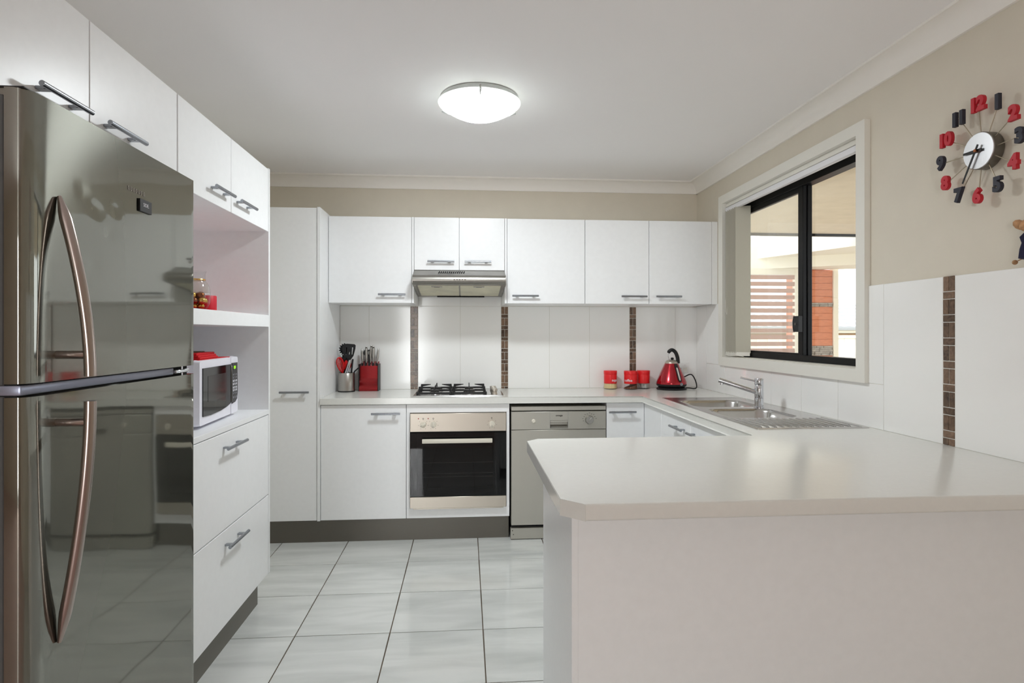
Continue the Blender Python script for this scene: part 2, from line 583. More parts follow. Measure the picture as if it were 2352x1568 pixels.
tiles_b = sroot('wall_tiled_back', (0.4, PB, TW))
obj('grout', bx(-0.886, PR, YW + 0.0016, PB + 0.001, TW - 0.03, 1.5, 0), 'grout_white', tiles_b)
obj('grout', bx(-0.34, 0.256, YW + 0.0016, PB + 0.001, 1.5, 1.72, 0), 'grout_white', tiles_b)
strips = [(-0.393, -0.340), (0.254, 0.304), (1.197, 1.245)]
for a0, a1 in [(-0.886, -0.683), (-0.683, -0.393), (-0.340, -0.040), (-0.040, 0.254), (0.304, 0.605), (0.605, 0.899),
               (0.899, 1.197), (1.245, 1.540), (1.540, PR)]:
    wtile(tiles_b, 'back', a0, a1, TW, 1.4915)
for a0, a1 in [(-0.338, -0.040), (-0.040, 0.254)]:
    wtile(tiles_b, 'back', a0, a1, 1.4915, 1.72)


def mosaic(parent, plane, a0, a1, ztop, zbot):
    g = 0.0012; ph = 0.0525; hh = 0.0235; gap = 0.003
    z = ztop; k = 0
    while z - zbot > 0.008:
        h = ph if k % 2 == 0 else hh
        z1 = z; z0 = max(z - h, zbot + 0.001)
        cols = [(a0, (a0 + a1) / 2), ((a0 + a1) / 2, a1)] if k % 2 == 0 else [(a0, a1)]
        for c0, c1 in cols:
            pr = random.uniform(0.0, 0.0012)
            c = ((c0 + c1) / 2, (z0 + z1) / 2); w, hgt = (c1 - c0) / 2 - g, (z1 - z0) / 2
            if plane == 'back': bb = bx(c[0] - w, c[0] + w, YW - 0.0005 - pr, PB + 0.001, c[1] - hgt, c[1] + hgt, 0.0012)
            else: bb = bx(XR - 0.0005 - pr, PR + 0.001, c[0] - w, c[0] + w, c[1] - hgt, c[1] + hgt, 0.0012)
            obj('mosaic_tile', bb, 'mosaic', parent)
        z -= h + gap; k += 1


for a0, a1 in strips: mosaic(tiles_b, 'back', a0, a1, 1.4885, TW)
tiles_r = sroot('wall_tiled_right', (PR, 2.5, TW))
b = B(); box(b, XR + 0.0016, PR + 0.001, 1.0, 4.291, TW - 0.03, 1.086); box(b, XR + 0.0016, PR + 0.001, 1.0, 2.412, 1.086, 1.4985)
box(b, XR + 0.0016, PR + 0.001, 3.872, 4.291, 1.086, 1.4985)
obj('grout', b, 'grout_white', tiles_r)
for a0, a1 in [(3.81, 4.11), (3.51, 3.81), (3.21, 3.51), (2.91, 3.21), (2.61, 2.91), (2.31, 2.61)]:
    wtile(tiles_r, 'right', a0, a1, TW, 1.086)
wtile(tiles_r, 'right', 4.11, 4.288, TW, 1.4985); wtile(tiles_r, 'right', 3.872, 4.11, 1.086, 1.4985)
wtile(tiles_r, 'right', 2.31, 2.412, 1.086, 1.4985)
wtile(tiles_r, 'right', 2.006, 2.31, TW, 1.4985)
for a0, a1 in [(1.655, 1.955), (1.355, 1.655), (1.055, 1.355)]: wtile(tiles_r, 'right', a0, a1, TW, 1.4985)
mosaic(tiles_r, 'right', 1.955, 2.006, 1.4985, TW)

# ------------------------------------------------------------------ window
win = sroot('window_1', (PR, (WY0 + WY1) / 2, WZ0))
AX0, AX1 = XR - 0.018, PR + 0.001     # architrave
for nm, pts in (('architrave', [(2.402, 1.086), (3.868, 1.086), (WY1 - 0.004, WZ0), (WY0 + 0.004, WZ0)]),
                ('architrave', [(2.402, 2.205), (3.868, 2.205), (WY1 - 0.004, WZ1), (WY0 + 0.004, WZ1)]),
                ('architrave', [(2.402, 1.086), (2.402, 2.205), (WY0 + 0.004, WZ1), (WY0 + 0.004, WZ0)]),
                ('architrave', [(3.868, 1.086), (3.868, 2.205), (WY1 - 0.004, WZ1), (WY1 - 0.004, WZ0)])):
    obj(nm, prism(B(), pts, 'x', AX0, AX1), 'frame_white', win)
RX1 = PR + 0.155
b = B(); box(b, AX1, RX1, WY0, WY1, WZ0 - 0.012, WZ0 + 0.003); obj('window_sill', b, 'frame_white', win)
b = B(); box(b, AX1, RX1, WY0, WY1, WZ1 - 0.003, WZ1 + 0.012)
box(b, AX1, RX1, WY0 - 0.01, WY0 + 0.003, WZ0, WZ1); box(b, AX1, RX1, WY1 - 0.003, WY1 + 0.01, WZ0, WZ1)
obj('reveal', b, 'frame_white', win)
FX0, FX1 = PR + 0.075, PR + 0.135
ya, yb, za, zb = WY0 + 0.003, WY1 - 0.003, WZ0 + 0.003, WZ1 - 0.003
b = B()
box(b, FX0, FX1, ya, yb, za, za + 0.034, 0.002); box(b, FX0, FX1, ya, yb, zb - 0.064, zb, 0.002)
box(b, FX0, FX1, ya, ya + 0.035, za, zb, 0.002); box(b, FX0, FX1, yb - 0.035, yb, za, zb, 0.002)
obj('frame', b, 'window_black', win)
MY = 3.055                              # meeting stiles
zs0, zs1 = za + 0.032, zb - 0.060
b = B(); box(b, FX0 + 0.008, FX1 - 0.03, MY - 0.005, MY + 0.042, zs0, zs1, 0.002)
box(b, FX0 + 0.008, FX1 - 0.03, MY + 0.04, yb - 0.03, zs0, zs0 + 0.012, 0.001); box(b, FX0 + 0.008, FX1 - 0.03, MY + 0.04, yb - 0.03, zs1 - 0.032, zs1, 0.001)
box(b, FX0 + 0.008, FX1 - 0.03, yb - 0.055, yb - 0.03, zs0, zs1, 0.001)
sash = obj('sash', b, 'window_black', win)
b = B(); box(b, FX1 - 0.029, FX1 - 0.004, MY - 0.012, MY + 0.030, zs0, zs1, 0.002)
obj('fixed_stile', b, 'window_black', win)
obj('pane', bx(FX0 + 0.018, FX0 + 0.022, MY + 0.042, yb - 0.055, zs0 + 0.012, zs1 - 0.032), 'window_glass', sash)
obj('pane', bx(FX1 - 0.018, FX1 - 0.014, ya + 0.034, MY - 0.012, zs0, zs1), 'clear_glass', win)
b = B(); prism(b, [(MY - 0.002, 1.305), (MY + 0.05, 1.305), (MY + 0.058, 1.33), (MY + 0.058, 1.365), (MY + 0.05, 1.39), (MY - 0.002, 1.39)], 'x', FX0 - 0.014, FX0 + 0.01)
lt = obj('latch', b, 'black_plastic', win)
obj('keyhole', cyl(B(), (FX0 - 0.016, MY + 0.03, 1.348), (FX0 - 0.012, MY + 0.03, 1.348), 0.006), 'clock_side', lt)
b = B(); cyl(b, (FX0 + 0.015, MY + 0.078, 1.355), (FX0 + 0.0175, MY + 0.078, 1.355), 0.034, 28)
obj('sticker', b, 'sticker', sash)

# vertical blind gathered at the far end of the opening
blind = thing('vertical_blind', 'grey-beige vertical blind drawn to one side of the black-framed window', 'blind', (PR + 0.03, 3.6, WZ0))
b = B(); box(b, PR - 0.002, PR + 0.038, WY0 + 0.006, WY1 - 0.006, 2.126, 2.149, 0.003, 2)
obj('headrail', b, 'frame_white', blind)
b = B(); box(b, PR - 0.008, PR + 0.020, WY0 + 0.006, WY1 - 0.006, 2.093, 2.122, 0.005, 2)
obj('track', b, 'blind_rail', blind)
for k in range(7):
    yk = 3.772 - k * 0.024
    a = radians(-22 + 2 * (k % 3))
    M = Matrix.Translation((PR + 0.030, yk, 0)) @ Matrix.Rotation(a, 4, 'Z')
    bb = bx(-0.0445, 0.0445, -0.0008, 0.0008, WZ0 + 0.03, 2.098)
    xform(bb, M); s = obj('slat', bb, 'blind_fabric', blind)
    bb = bx(-0.040, 0.040, -0.0016, 0.0016, WZ0 + 0.012, WZ0 + 0.036); xform(bb, M); obj('weight', bb, 'frame_white', s)
b = B(); tube(b, [(PR - 0.004, 3.79, 2.07), (PR - 0.006, 3.79, 1.7), (PR - 0.012, 3.788, 1.45), (PR - 0.006, 3.782, 1.42), (PR - 0.002, 3.78, 1.5), (PR - 0.002, 3.78, 2.07)], 0.0012, 6)
obj('cord', b, 'frame_white', blind)
b = B(); tube(b, spline([(PR - 0.01, 3.80, WZ0 + 0.018), (PR - 0.015, 3.72, WZ0 + 0.010), (PR - 0.01, 3.62, WZ0 + 0.014), (PR - 0.005, 3.55, WZ0 + 0.012)]), 0.0016, 6)
obj('bottom_chain', b, 'frame_white', blind)

# ------------------------------------------------------------------ handles, doors
def handle(parent, c, along, out, L=0.175, post=0.11, r=0.0065, proud=0.030):
    c = Vector(c); a = Vector(along).normalized(); n = Vector(out).normalized(); u = a.cross(n)
    b = B()
    cyl(b, c + n * proud - a * L / 2, c + n * proud + a * L / 2, r, 14)
    for s in (-1, 1):
        p = c + a * s * post / 2
        st = len(b.verts)
        box(b, -0.010, 0.010, -0.0035, 0.0035, 0, proud, 0.001)
        M = Matrix(((a.x, u.x, n.x, p.x), (a.y, u.y, n.y, p.y), (a.z, u.z, n.z, p.z), (0, 0, 0, 1)))
        xform(b, M, st)
    return obj('handle', b, 'handle_metal', parent)


BV = 0.0014
def door_y(parent, x0, x1, z0, z1, yf, name='door', th=0.018, g=0.0016):
    return obj(name, bx(x0 + g, x1 - g, yf, yf + th, z0 + g, z1 - g, BV), 'cabinet_white', parent)


def door_x(parent, y0, y1, z0, z1, xf, sgn, name='door', th=0.018, g=0.0016):
    a, c = (xf - th, xf) if sgn > 0 else (xf, xf + th)
    return obj(name, bx(a, c, y0 + g, y1 - g, z0 + g, z1 - g, BV), 'cabinet_white', parent)


# ---- left run
ZT = 2.082
fc = thing('overhead_cabinet', 'white two-door overhead cabinet above the fridge', 'cabinet', (-1.25, 1.57, 1.78))
obj('carcass', bx(-1.555, XL - 0.02, 1.12, 2.010, 1.78, ZT - 0.003), 'cabinet_white', fc)
d = door_x(fc, 1.12, 1.571, 1.778, ZT, XL, 1); handle(d, (XL, 1.445, 1.835), (0, 1, 0), (1, 0, 0))
d = door_x(fc, 1.571, 2.014, 1.778, ZT, XL, 1); handle(d, (XL, 1.693, 1.838), (0, 1, 0), (1, 0, 0))

tw = thing('appliance_tower', 'tall white open-niche unit holding the microwave, with doors above and drawers below', 'cabinet', (-1.25, 2.48, 0))
obj('side_panel', bx(-1.555, XL - 0.003, 2.014, 2.030, 0.151, ZT), 'cabinet_white', tw)
obj('side_panel', bx(-1.555, XL, 2.932, 2.951, 0.150, ZT + 0.004), 'cabinet_white', tw)
obj('back_panel', bx(-1.555, -1.53, 2.03, 2.932, 0.15, ZT - 0.01), 'niche_white', tw)
obj('top_box', bx(-1.53, XL - 0.02, 2.03, 2.932, 1.784, ZT - 0.003), 'cabinet_white', tw)
obj('shelf', bx(-1.53, XL, 2.03, 2.932, 1.328, 1.384, 0.001), 'cabinet_white', tw)
obj('counter', bx(-1.53, XL, 2.03, 2.932, 0.911, 0.933, 0.001), 'cabinet_white', tw)
obj('drawer_box', bx(-1.53, XL - 0.02, 2.03, 2.932, 0.152, 0.911), 'cabinet_white', tw)
d = door_x(tw, 2.030, 2.476, 1.780, ZT, XL, 1); handle(d, (XL, 2.350, 1.838), (0, 1, 0), (1, 0, 0))
d = door_x(tw, 2.476, 2.930, 1.780, ZT, XL, 1); handle(d, (XL, 2.597, 1.838), (0, 1, 0), (1, 0, 0))
d = door_x(tw, 2.018, 2.930, 0.529, 0.909, XL, 1, 'drawer'); handle(d, (XL, 2.470, 0.852), (0, 1, 0), (1, 0, 0), L=0.20, post=0.13)
d = door_x(tw, 2.018, 2.930, 0.151, 0.527, XL, 1, 'drawer'); handle(d, (XL, 2.485, 0.468), (0, 1, 0), (1, 0, 0), L=0.20, post=0.13)
tag(obj('kickboard', bx(-1.011, -0.995, 2.02, 2.943, 0.0, 0.150), 'kick_grey', loc=(-1.0, 2.48, 0)), 'grey kickboard under the drawers of the appliance tower', 'kickboard')

# ---- pantry
pn = thing('pantry_cabinet', 'tall narrow white pantry cabinet standing at the end of the cooktop bench', 'cabinet', (-1.1, 4.0, 0))
obj('carcass', bx(-1.36, -0.906, YD + 0.019, PB - 0.002, 0.152, 2.062), 'cabinet_white', pn)
obj('side_panel', bx(-0.9055, -0.887, YD - 0.004, PB - 0.002, 0.150, 2.069, 0.001), 'cabinet_white', pn)
d = door_y(pn, -1.36, -0.907, 0.152, 2.066, YD); handle(d, (-1.036, YD, 0.940), (1, 0, 0), (0, -1, 0))

# ---- base run along the back wall
bc = thing('base_cabinet', 'white base cabinet with one wide door between pantry and oven', 'cabinet', (-0.63, 4.0, 0.15))
obj('carcass', bx(-0.885, -0.368, YD + 0.019, PB - 0.01, 0.152, 0.859), 'cabinet_white', bc)
d = door_y(bc, -0.886, -0.367, 0.152, 0.858, YD); handle(d, (-0.490, YD, 0.804), (1, 0, 0), (0, -1, 0))

oc = thing('oven_housing', 'white cabinet housing framing the built-in oven', 'cabinet', (-0.05, 4.0, 0.15))
b = B(); box(b, -0.3655, -0.349, YD + 0.019, PB - 0.01, 0.152, 0.859); box(b, 0.255, 0.272, YD + 0.019, PB - 0.01, 0.152, 0.859)
box(b, -0.349, 0.255, YD + 0.019, PB - 0.01, 0.152, 0.205)
obj('carcass', b, 'cabinet_white', oc)
b = B(); box(b, -0.3655, 0.272, YD, YD + 0.018, 0.806, 0.8575, BV); box(b, -0.3655, 0.272, YD, YD + 0.018, 0.1535, 0.216, BV)
box(b, -0.3655, -0.345, YD, YD + 0.018, 0.214, 0.808); box(b, 0.2535, 0.272, YD, YD + 0.018, 0.214, 0.808)
obj('front_frame', b, 'cabinet_white', oc)

rc = thing('base_cabinet', 'narrow white base cabinet beside the dishwasher in the bench corner', 'cabinet', (1.01, 4.0, 0.15))
obj('carcass', bx(0.892, 1.133, YD + 0.019, PB - 0.01, 0.152, 0.859), 'cabinet_white', rc)
d = door_y(rc, 0.889, 1.134, 0.152, 0.857, YD); handle(d, (0.987, YD, 0.800), (1, 0, 0), (0, -1, 0))

b = bx(-1.36, 0.272, YK, YK + 0.016, 0.0, 0.152)
tag(obj('kickboard', b, 'kick_grey', loc=(-0.5, YK, 0)), 'long grey kickboard below the pantry and oven', 'kickboard')
tag(obj('kickboard', bx(0.89, 1.20, YK, YK + 0.016, 0.0, 0.152), 'kick_grey', loc=(1.0, YK, 0)), 'short grey kickboard between dishwasher and bench corner', 'kickboard')

# ---- sink run along the right wall
sk = thing('sink_cabinet', 'white two-door cabinet under the stainless sink', 'cabinet', (1.42, 2.94, 0.15))
obj('carcass', bx(1.155, PR - 0.003, 2.49, 3.39, 0.152, 0.70), 'cabinet_white', sk)
obj('filler_panel', bx(1.135, 1.153, 3.396, YD + 0.018, 0.153, 0.857, BV), 'cabinet_white', sk)
d = door_x(sk, 2.938, 3.394, 0.152, 0.857, 1.135, -1); handle(d, (1.135, 3.085, 0.795), (0, 1, 0), (-1, 0, 0))
d = door_x(sk, 2.488, 2.938, 0.152, 0.857, 1.135, -1); handle(d, (1.135, 2.835, 0.795), (0, 1, 0), (-1, 0, 0))
cc = thing('corner_cabinet', 'white cabinet between the sink cabinet and the breakfast bar', 'cabinet', (1.42, 2.3, 0.15))
obj('carcass', bx(1.155, PR - 0.003, 2.15, 2.486, 0.152, 0.859), 'cabinet_white', cc)
door_x(cc, 2.15, 2.486, 0.152, 0.857, 1.135, -1)
tag(obj('kickboard', bx(1.20, 1.216, 2.15, YK, 0.0, 0.152), 'kick_grey', loc=(1.2, 2.9, 0)), 'grey kickboard below the sink cabinet', 'kickboard')

# ---- breakfast bar
pb = thing('breakfast_bar', 'white panelled peninsula base carrying the overhanging breakfast bar top', 'cabinet', (0.95, 1.85, 0))
obj('end_panel', bx(0.280, 0.298, 1.565, 2.145, 0.0, 0.8605, 0.001), 'cabinet_white', pb)
obj('back_panel', bx(0.298, PR - 0.002, 1.565, 1.583, 0.0, 0.8605), 'cabinet_white', pb)
obj('carcass', bx(0.298, PR - 0.004, 1.583, 2.125, 0.10, 0.8605), 'cabinet_white', pb)

# ---- continuous worktop
out = [(-0.886, YB), (1.120, YB), (1.120, 2.235), (0.275, 2.235), (0.226, 2.185), (0.226, 1.416), (0.277, 1.364),
       (PR - 0.0005, 1.364), (PR - 0.0005, PB - 0.001), (-0.886, PB - 0.001)]
wt = thing('worktop', 'off-white laminate worktop wrapping round the kitchen in a U', 'worktop', (1.2, 2.8, 0.86))
slab = obj('slab', prism(B(), out, 'z', 0.860, TW, bev_sides=[0, 1, 2, 6], r=0.006, seg=4), 'bench', wt)
SX0, SX1, SY0, SY1 = 1.194, 1.688, 2.370, 3.572
boolean_cut(slab, [bx(SX0 + 0.02, SX1 - 0.02, SY0 + 0.02, SY1 - 0.02, 0.8, 1.0)])
for nm, p, q in (('edge_strip', (0.2255, 1.416), (0.2255, 2.185)), ('edge_strip', (0.226, 1.4155), (0.277, 1.3635)), ('edge_strip', (0.226, 2.1855), (0.275, 2.2355))):
    v = Vector((q[0] - p[0], q[1] - p[1])); nrm = Vector((-v.y, v.x)).normalized()
    if nrm.x > 0: nrm = -nrm
    pts = [p, q, (q[0] + nrm.x * 0.001, q[1] + nrm.y * 0.001), (p[0] + nrm.x * 0.001, p[1] + nrm.y * 0.001)]
    obj(nm, prism(B(), pts, 'z', 0.8605, 0.8990), 'bench', wt)

# ------------------------------------------------------------------ wall cabinets
ZU0, ZU1, ZH = 1.495, 2.058, 1.711
u1 = thing('wall_cabinet', 'white single-door wall cabinet between pantry and range hood', 'cabinet', (-0.61, 4.1, ZU0))
obj('carcass', bx(-0.886, -0.3535, YU + 0.019, PB - 0.002, ZU0, ZU1 - 0.003), 'cabinet_white', u1)
obj('end_panel', bx(-0.3525, -0.3385, YU, PB - 0.002, ZU0, ZU1, 0.0008), 'cabinet_white', u1)
d = door_y(u1, -0.886, -0.3530, ZU0 - 0.001, ZU1, YU); handle(d, (-0.478, YU, 1.550), (1, 0, 0), (0, -1, 0))
u2 = thing('wall_cabinet', 'short white two-door wall cabinet above the range hood', 'cabinet', (-0.04, 4.1, ZH))
obj('carcass', bx(-0.337, 0.255, YU + 0.019, PB - 0.002, ZH + 0.002, ZU1 - 0.003), 'cabinet_white', u2)
d = door_y(u2, -0.338, -0.043, ZH, ZU1 + 0.001, YU); handle(d, (-0.162, YU, 1.767), (1, 0, 0), (0, -1, 0))
d = door_y(u2, -0.043, 0.256, ZH, ZU1 + 0.001, YU); handle(d, (0.079, YU, 1.767), (1, 0, 0), (0, -1, 0))
u3 = thing('wall_cabinet', 'white single-door wall cabinet just right of the range hood', 'cabinet', (0.53, 4.1, ZU0))
u3['label'] = 'white single-door wall cabinet over the mosaic strip, between range hood and double wall cabinet'
obj('end_panel', bx(0.2565, 0.2705, YU, PB - 0.002, ZU0, ZU1, 0.0008), 'cabinet_white', u3)
obj('carcass', bx(0.2715, 0.794, YU + 0.019, PB - 0.002, ZU0, ZU1 - 0.003), 'cabinet_white', u3)
d = door_y(u3, 0.271, 0.795, ZU0 - 0.001, ZU1, YU); handle(d, (0.392, YU, 1.545), (1, 0, 0), (0, -1, 0))
u4 = thing('wall_cabinet', 'white double-door wall cabinet in the corner above the kettle', 'cabinet', (1.24, 4.1, ZU0))
obj('carcass', bx(0.796, 1.668, YU + 0.019, PB - 0.002, ZU0, ZU1 - 0.003), 'cabinet_white', u4)
obj('filler_panel', bx(1.6685, PR - 0.001, YU + 0.002, YU + 0.02, ZU0, ZU1 - 0.001, 0.0008), 'cabinet_white', u4)
d = door_y(u4, 0.795, 1.232, ZU0 - 0.001, ZU1, YU); handle(d, (1.123, YU, 1.545), (1, 0, 0), (0, -1, 0))
d = door_y(u4, 1.232, 1.668, ZU0 - 0.001, ZU1, YU); handle(d, (1.360, YU, 1.545), (1, 0, 0), (0, -1, 0))

# ------------------------------------------------------------------ range hood
rh = thing('range_hood', 'stainless steel slimline range hood under the short wall cabinet', 'range hood', (-0.04, 4.05, 1.55))
prof = [(YU - 0.002, ZH - 0.001), (YU - 0.012, ZH - 0.004), (3.838, 1.672), (3.818, 1.668), (3.804, 1.655), (3.800, 1.637), (3.803, 1.620), (3.812, 1.612),
        (3.830, 1.609), (4.215, 1.560), (4.225, 1.556), (4.225, ZH - 0.001)]
HX0, HX1 = -0.336, 0.254
obj('shell', prism(B(), prof, 'x', HX0, HX1), 'steel_hood', rh, smooth=50)
for x0, x1 in ((HX0 - 0.003, HX0 + 0.001), (HX1 - 0.001, HX1 + 0.003)):
    b = B(); prism(b, [(3.838, 1.674), (3.802, 1.657), (3.798, 1.637), (3.802, 1.616), (3.83, 1.607), (3.90, 1.60), (3.92, 1.66)], 'x', x0, x1)
    obj('end_cap', b, 'steel_hood', rh)
for k in range(13):
    x = -0.172 + k * 0.0133
    M = Matrix.Translation((x, 3.892, 1.6935)) @ Matrix.Rotation(radians(-67), 4, 'X') @ Matrix.Rotation(radians(-16), 4, 'Z')
    bb = bx(-0.0026, 0.0026, -0.0105, 0.0105, -0.0012, 0.0012)
    M = Matrix.Translation((x, 3.888, 1.6938)) @ Matrix.Rotation(radians(23), 4, 'X') @ Matrix.Rotation(radians(-9), 4, 'Z')
    bb = bx(-0.0027, 0.0027, -0.019, 0.019, -0.0012, 0.0012)
    xform(bb, M); obj('vent_slot', bb, 'dark_gap', rh)
for k in range(5):
    x = -0.072 + k * 0.0168
    obj('button', bx(x - 0.0042, x + 0.0042, 3.7965, 3.803, 1.634, 1.642, 0.001), 'chrome', rh)
    
def under(y): return 1.609 + (y - 3.83) * (1.560 - 1.609) / (4.215 - 3.83)
for x0, x1 in ((-0.308, -0.046), (-0.036, 0.226)):
    y0, y1 = 3.862, 4.19
    b = B()
    for (q0, q1, p0, p1) in ((x0, x1, y0, y1),):
        vs = [(q0, p0, under(p0) - 0.003), (q1, p0, under(p0) - 0.003), (q1, p1, under(p1) - 0.003), (q0, p1, under(p1) - 0.003)]
        vt = [(v[0], v[1], v[2] + 0.006) for v in vs]
        loft(b, [vs, vt])
    f = obj('filter', b, 'filter_mesh', rh)
    xc = (x0 + x1) / 2 - 0.01
    bb = B(); ys = y0 + 0.014
    loft(bb, [[(xc - 0.034, ys - 0.010, under(ys) - 0.0075), (xc + 0.034, ys - 0.010, under(ys) - 0.0075), (xc + 0.034, ys + 0.018, under(ys) - 0.0075), (xc - 0.034, ys + 0.018, under(ys) - 0.0075)],
              [(xc - 0.036, ys - 0.012, under(ys) - 0.002), (xc + 0.036, ys - 0.012, under(ys) - 0.002), (xc + 0.036, ys + 0.02, under(ys) - 0.004), (xc - 0.036, ys + 0.02, under(ys) - 0.004)]])
    hh = obj('filter_catch', bb, 'steel', f)
    obj('catch_slot', bx(xc - 0.018, xc + 0.018, ys - 0.003, ys + 0.009, under(ys) - 0.0085, under(ys) - 0.006), 'dark_gap', f)
xs = [(HX0 + 0.002, -0.318), (0.236, HX1 - 0.002)]
for x0, x1 in xs:
    b = B()
    loft(b, [[(x0, 3.85, under(3.85) - 0.002), (x1, 3.85, under(3.85) - 0.002), (x1, 4.2, under(4.2) - 0.002), (x0, 4.2, under(4.2) - 0.002)],
             [(x0, 3.85, under(3.85) + 0.003), (x1, 3.85, under(3.85) + 0.003), (x1, 4.2, under(4.2) + 0.003), (x0, 4.2, under(4.2) + 0.003)]])
    obj('side_trim', b, 'steel_hood', rh)
obj('lamp_strip', bx(-0.20, 0.13, 4.200, 4.228, 1.5525, 1.562), 'dark_gap', rh)

# ------------------------------------------------------------------ oven
ov = thing('built_in_oven', 'stainless steel built-in oven with black glass door', 'oven', (-0.046, 3.72, 0.219))
OX0, OX1 = -0.3415, 0.2505
obj('body', bx(OX0 + 0.012, OX1 - 0.012, YD - 0.002, 4.20, 0.224, 0.800), 'black_plastic', ov)
cp = obj('control_panel', bx(OX0, OX1, 3.704, YD + 0.004, 0.6905, 0.8035, 0.0015), 'steel_warm', ov)
obj('seal', bx(OX0 + 0.004, OX1 - 0.004, 3.710, YD, 0.680, 0.692), 'dark_gap', ov)
dg_ = obj('door_glass', bx(OX0 - 0.001, OX1, 3.703, 3.708, 0.290, 0.682, 0.0012), 'oven_glass', ov)
b = B(); box(b, OX0, -0.262, 3.708, YD - 0.002, 0.291, 0.681); box(b, 0.168, OX1 - 0.001, 3.708, YD - 0.002, 0.291, 0.681)
box(b, -0.262, 0.168, 3.708, YD - 0.002, 0.291, 0.345); box(b, -0.262, 0.168, 3.708, YD - 0.002, 0.600, 0.681)
obj('door_frame', b, 'black_plastic', ov)
for z in (0.497, 0.430, 0.409):
    obj('rack_wire', cyl(B(), (-0.262, 3.716, z), (0.168, 3.716, z), 0.0013, 8), 'steel', ov)
dl = obj('door_trim', bx(OX0 - 0.001, OX1, 3.702, YD - 0.001, 0.220, 0.289, 0.0015), 'steel_warm', ov)
obj('vent_slot', bx(OX0 + 0.018, OX1 - 0.018, 3.708, YD + 0.01, 0.2115, 0.2195), 'dark_gap', ov)
b = B(); box(b, -0.266, 0.163, 3.661, 3.675, 0.6255, 0.6515, 0.003, 2)
for x in (-0.235, 0.132): box(b, x - 0.010, x + 0.010, 3.672, 3.704, 0.632, 0.645, 0.001)
obj('handle', b, 'knob_cream', ov)
ov.children[-1].data.materials[0] = MATS['steel_warm']


def knob(parent, c, r, ang, name='knob', m='knob_cream'):
    b = B(); lathe(b, [(r, 0.0), (r, -0.007), (r * 0.92, -0.009)], c, 24, 'y')
    st = len(b.verts); box(b, -0.0052, 0.0052, -0.021, -0.006, -r * 1.05, r * 1.05, 0.0015)
    xform(b, Matrix.Translation(c) @ Matrix.Rotation(ang, 4, 'Y'), st)
    o = obj(name, b, m, parent)
    bb = bx(-0.0008, 0.0008, -0.0214, -0.0205, r * 0.3, r * 0.95); xform(bb, Matrix.Translation(c) @ Matrix.Rotation(ang + pi, 4, 'Y'))
    obj('pointer', bb, 'print_dark', o)
    return o


for x, a in ((-0.262, radians(60)), (-0.200, 0.0), (0.162, 0.0)):
    knob(ov, (x, 3.704, 0.735), 0.0185, a)
    for k in range(7):
        t = radians(-150 + 50 * k); rr = 0.029
        if abs(k - 3) < 1 and False: continue
        bb = bx(-0.0022, 0.0022, 3.7034, 3.7042, -0.001, 0.001)
        xform(bb, Matrix.Translation((x + rr * sin(t), 0, 0.735 + rr * cos(t))))
        obj('dial_mark', bb, 'print_dark', cp)
for x, m in ((-0.291, 'red_lamp'), (-0.231, 'red_lamp')):
    obj('indicator', cyl(B(), (x, 3.7055, 0.772), (x, 3.7025, 0.772), 0.0036, 12), m, cp)
for x in (-0.262, -0.200, 0.160):
    b = B(); lathe(b, [(0.0024, 3.7035), (0.0045, 3.7035), (0.0045, 3.7045), (0.0024, 3.7045)], (x, 0, 0.772), 14, 'y', False, False)
    obj('symbol', b, 'print_dark', cp)

# ------------------------------------------------------------------ dishwasher
dw = thing('dishwasher', 'silver freestanding dishwasher between oven and corner cabinet', 'dishwasher', (0.583, 4.0, 0))
DX0, DX1 = 0.2835, 0.8845
obj('body', bx(DX0 + 0.004, DX1 - 0.004, YD + 0.045, 4.25, 0.02, 0.838), 'black_plastic', dw)
obj('top_rail', bx(DX0, DX1, YD - 0.004, YD + 0.3, 0.812, 0.839, 0.002), 'steel_dishwasher', dw)
cp = obj('control_panel', bx(DX0, DX1, YD - 0.006, YD + 0.045, 0.6935, 0.8065, 0.002), 'steel_dishwasher', dw)
boolean_cut(cp, [bx(0.5285, 0.6415, YD - 0.03, YD + 0.036, 0.7000, 0.7500)])
obj('pocket', bx(0.5285, 0.6415, YD + 0.030, YD + 0.038, 0.7000, 0.7500), 'steel_dishwasher', cp)
obj('pull_lip', bx(0.5285, 0.6415, YD - 0.0045, YD + 0.004, 0.7385, 0.7495, 0.001), 'steel_dishwasher', cp)
obj('pocket_floor', prism(B(), [(YD + 0.030, 0.7180), (YD - 0.004, 0.7005), (YD + 0.030, 0.7005)], 'x', 0.5285, 0.6415), 'steel_dishwasher', cp)
for x in (0.5270, 0.6430):
    obj('panel_seam', bx(x - 0.0006, x + 0.0006, YD - 0.0066, YD - 0.005, 0.699, 0.8055), 'print_grey', cp)
t = text_mesh('omega', 0.0165, 0.0003, 0.0004, shear=0.2); place(t, (0.585, YD - 0.0064, 0.781), (1, 0, 0), (0, 0, 1)); obj('brand_lettering', t, 'print_dark', cp)
obj('door', bx(DX0, DX1, YD - 0.005, YD + 0.045, 0.096, 0.6915, 0.002), 'steel_dishwasher', dw)
obj('plinth', bx(DX0 - 0.003, DX1, YD + 0.01, YD + 0.04, 0.004, 0.074, 0.002), 'steel_dishwasher', dw)
b = B(); lathe(b, [(0.0125, 0), (0.0125, -0.005), (0.009, -0.008)], (0.424, YD - 0.006, 0.748), 20, 'y'); obj('button', b, 'knob_cream', cp)
b = B(); lathe(b, [(0.0275, 0), (0.0275, -0.004), (0.024, -0.012)], (0.779, YD - 0.006, 0.752), 28, 'y')
st = len(b.verts); box(b, -0.003, 0.003, -0.017, -0.01, -0.025, 0.025, 0.001); xform(b, Matrix.Translation((0.779, YD - 0.006, 0.752)) @ Matrix.Rotation(radians(42), 4, 'Y'), st)
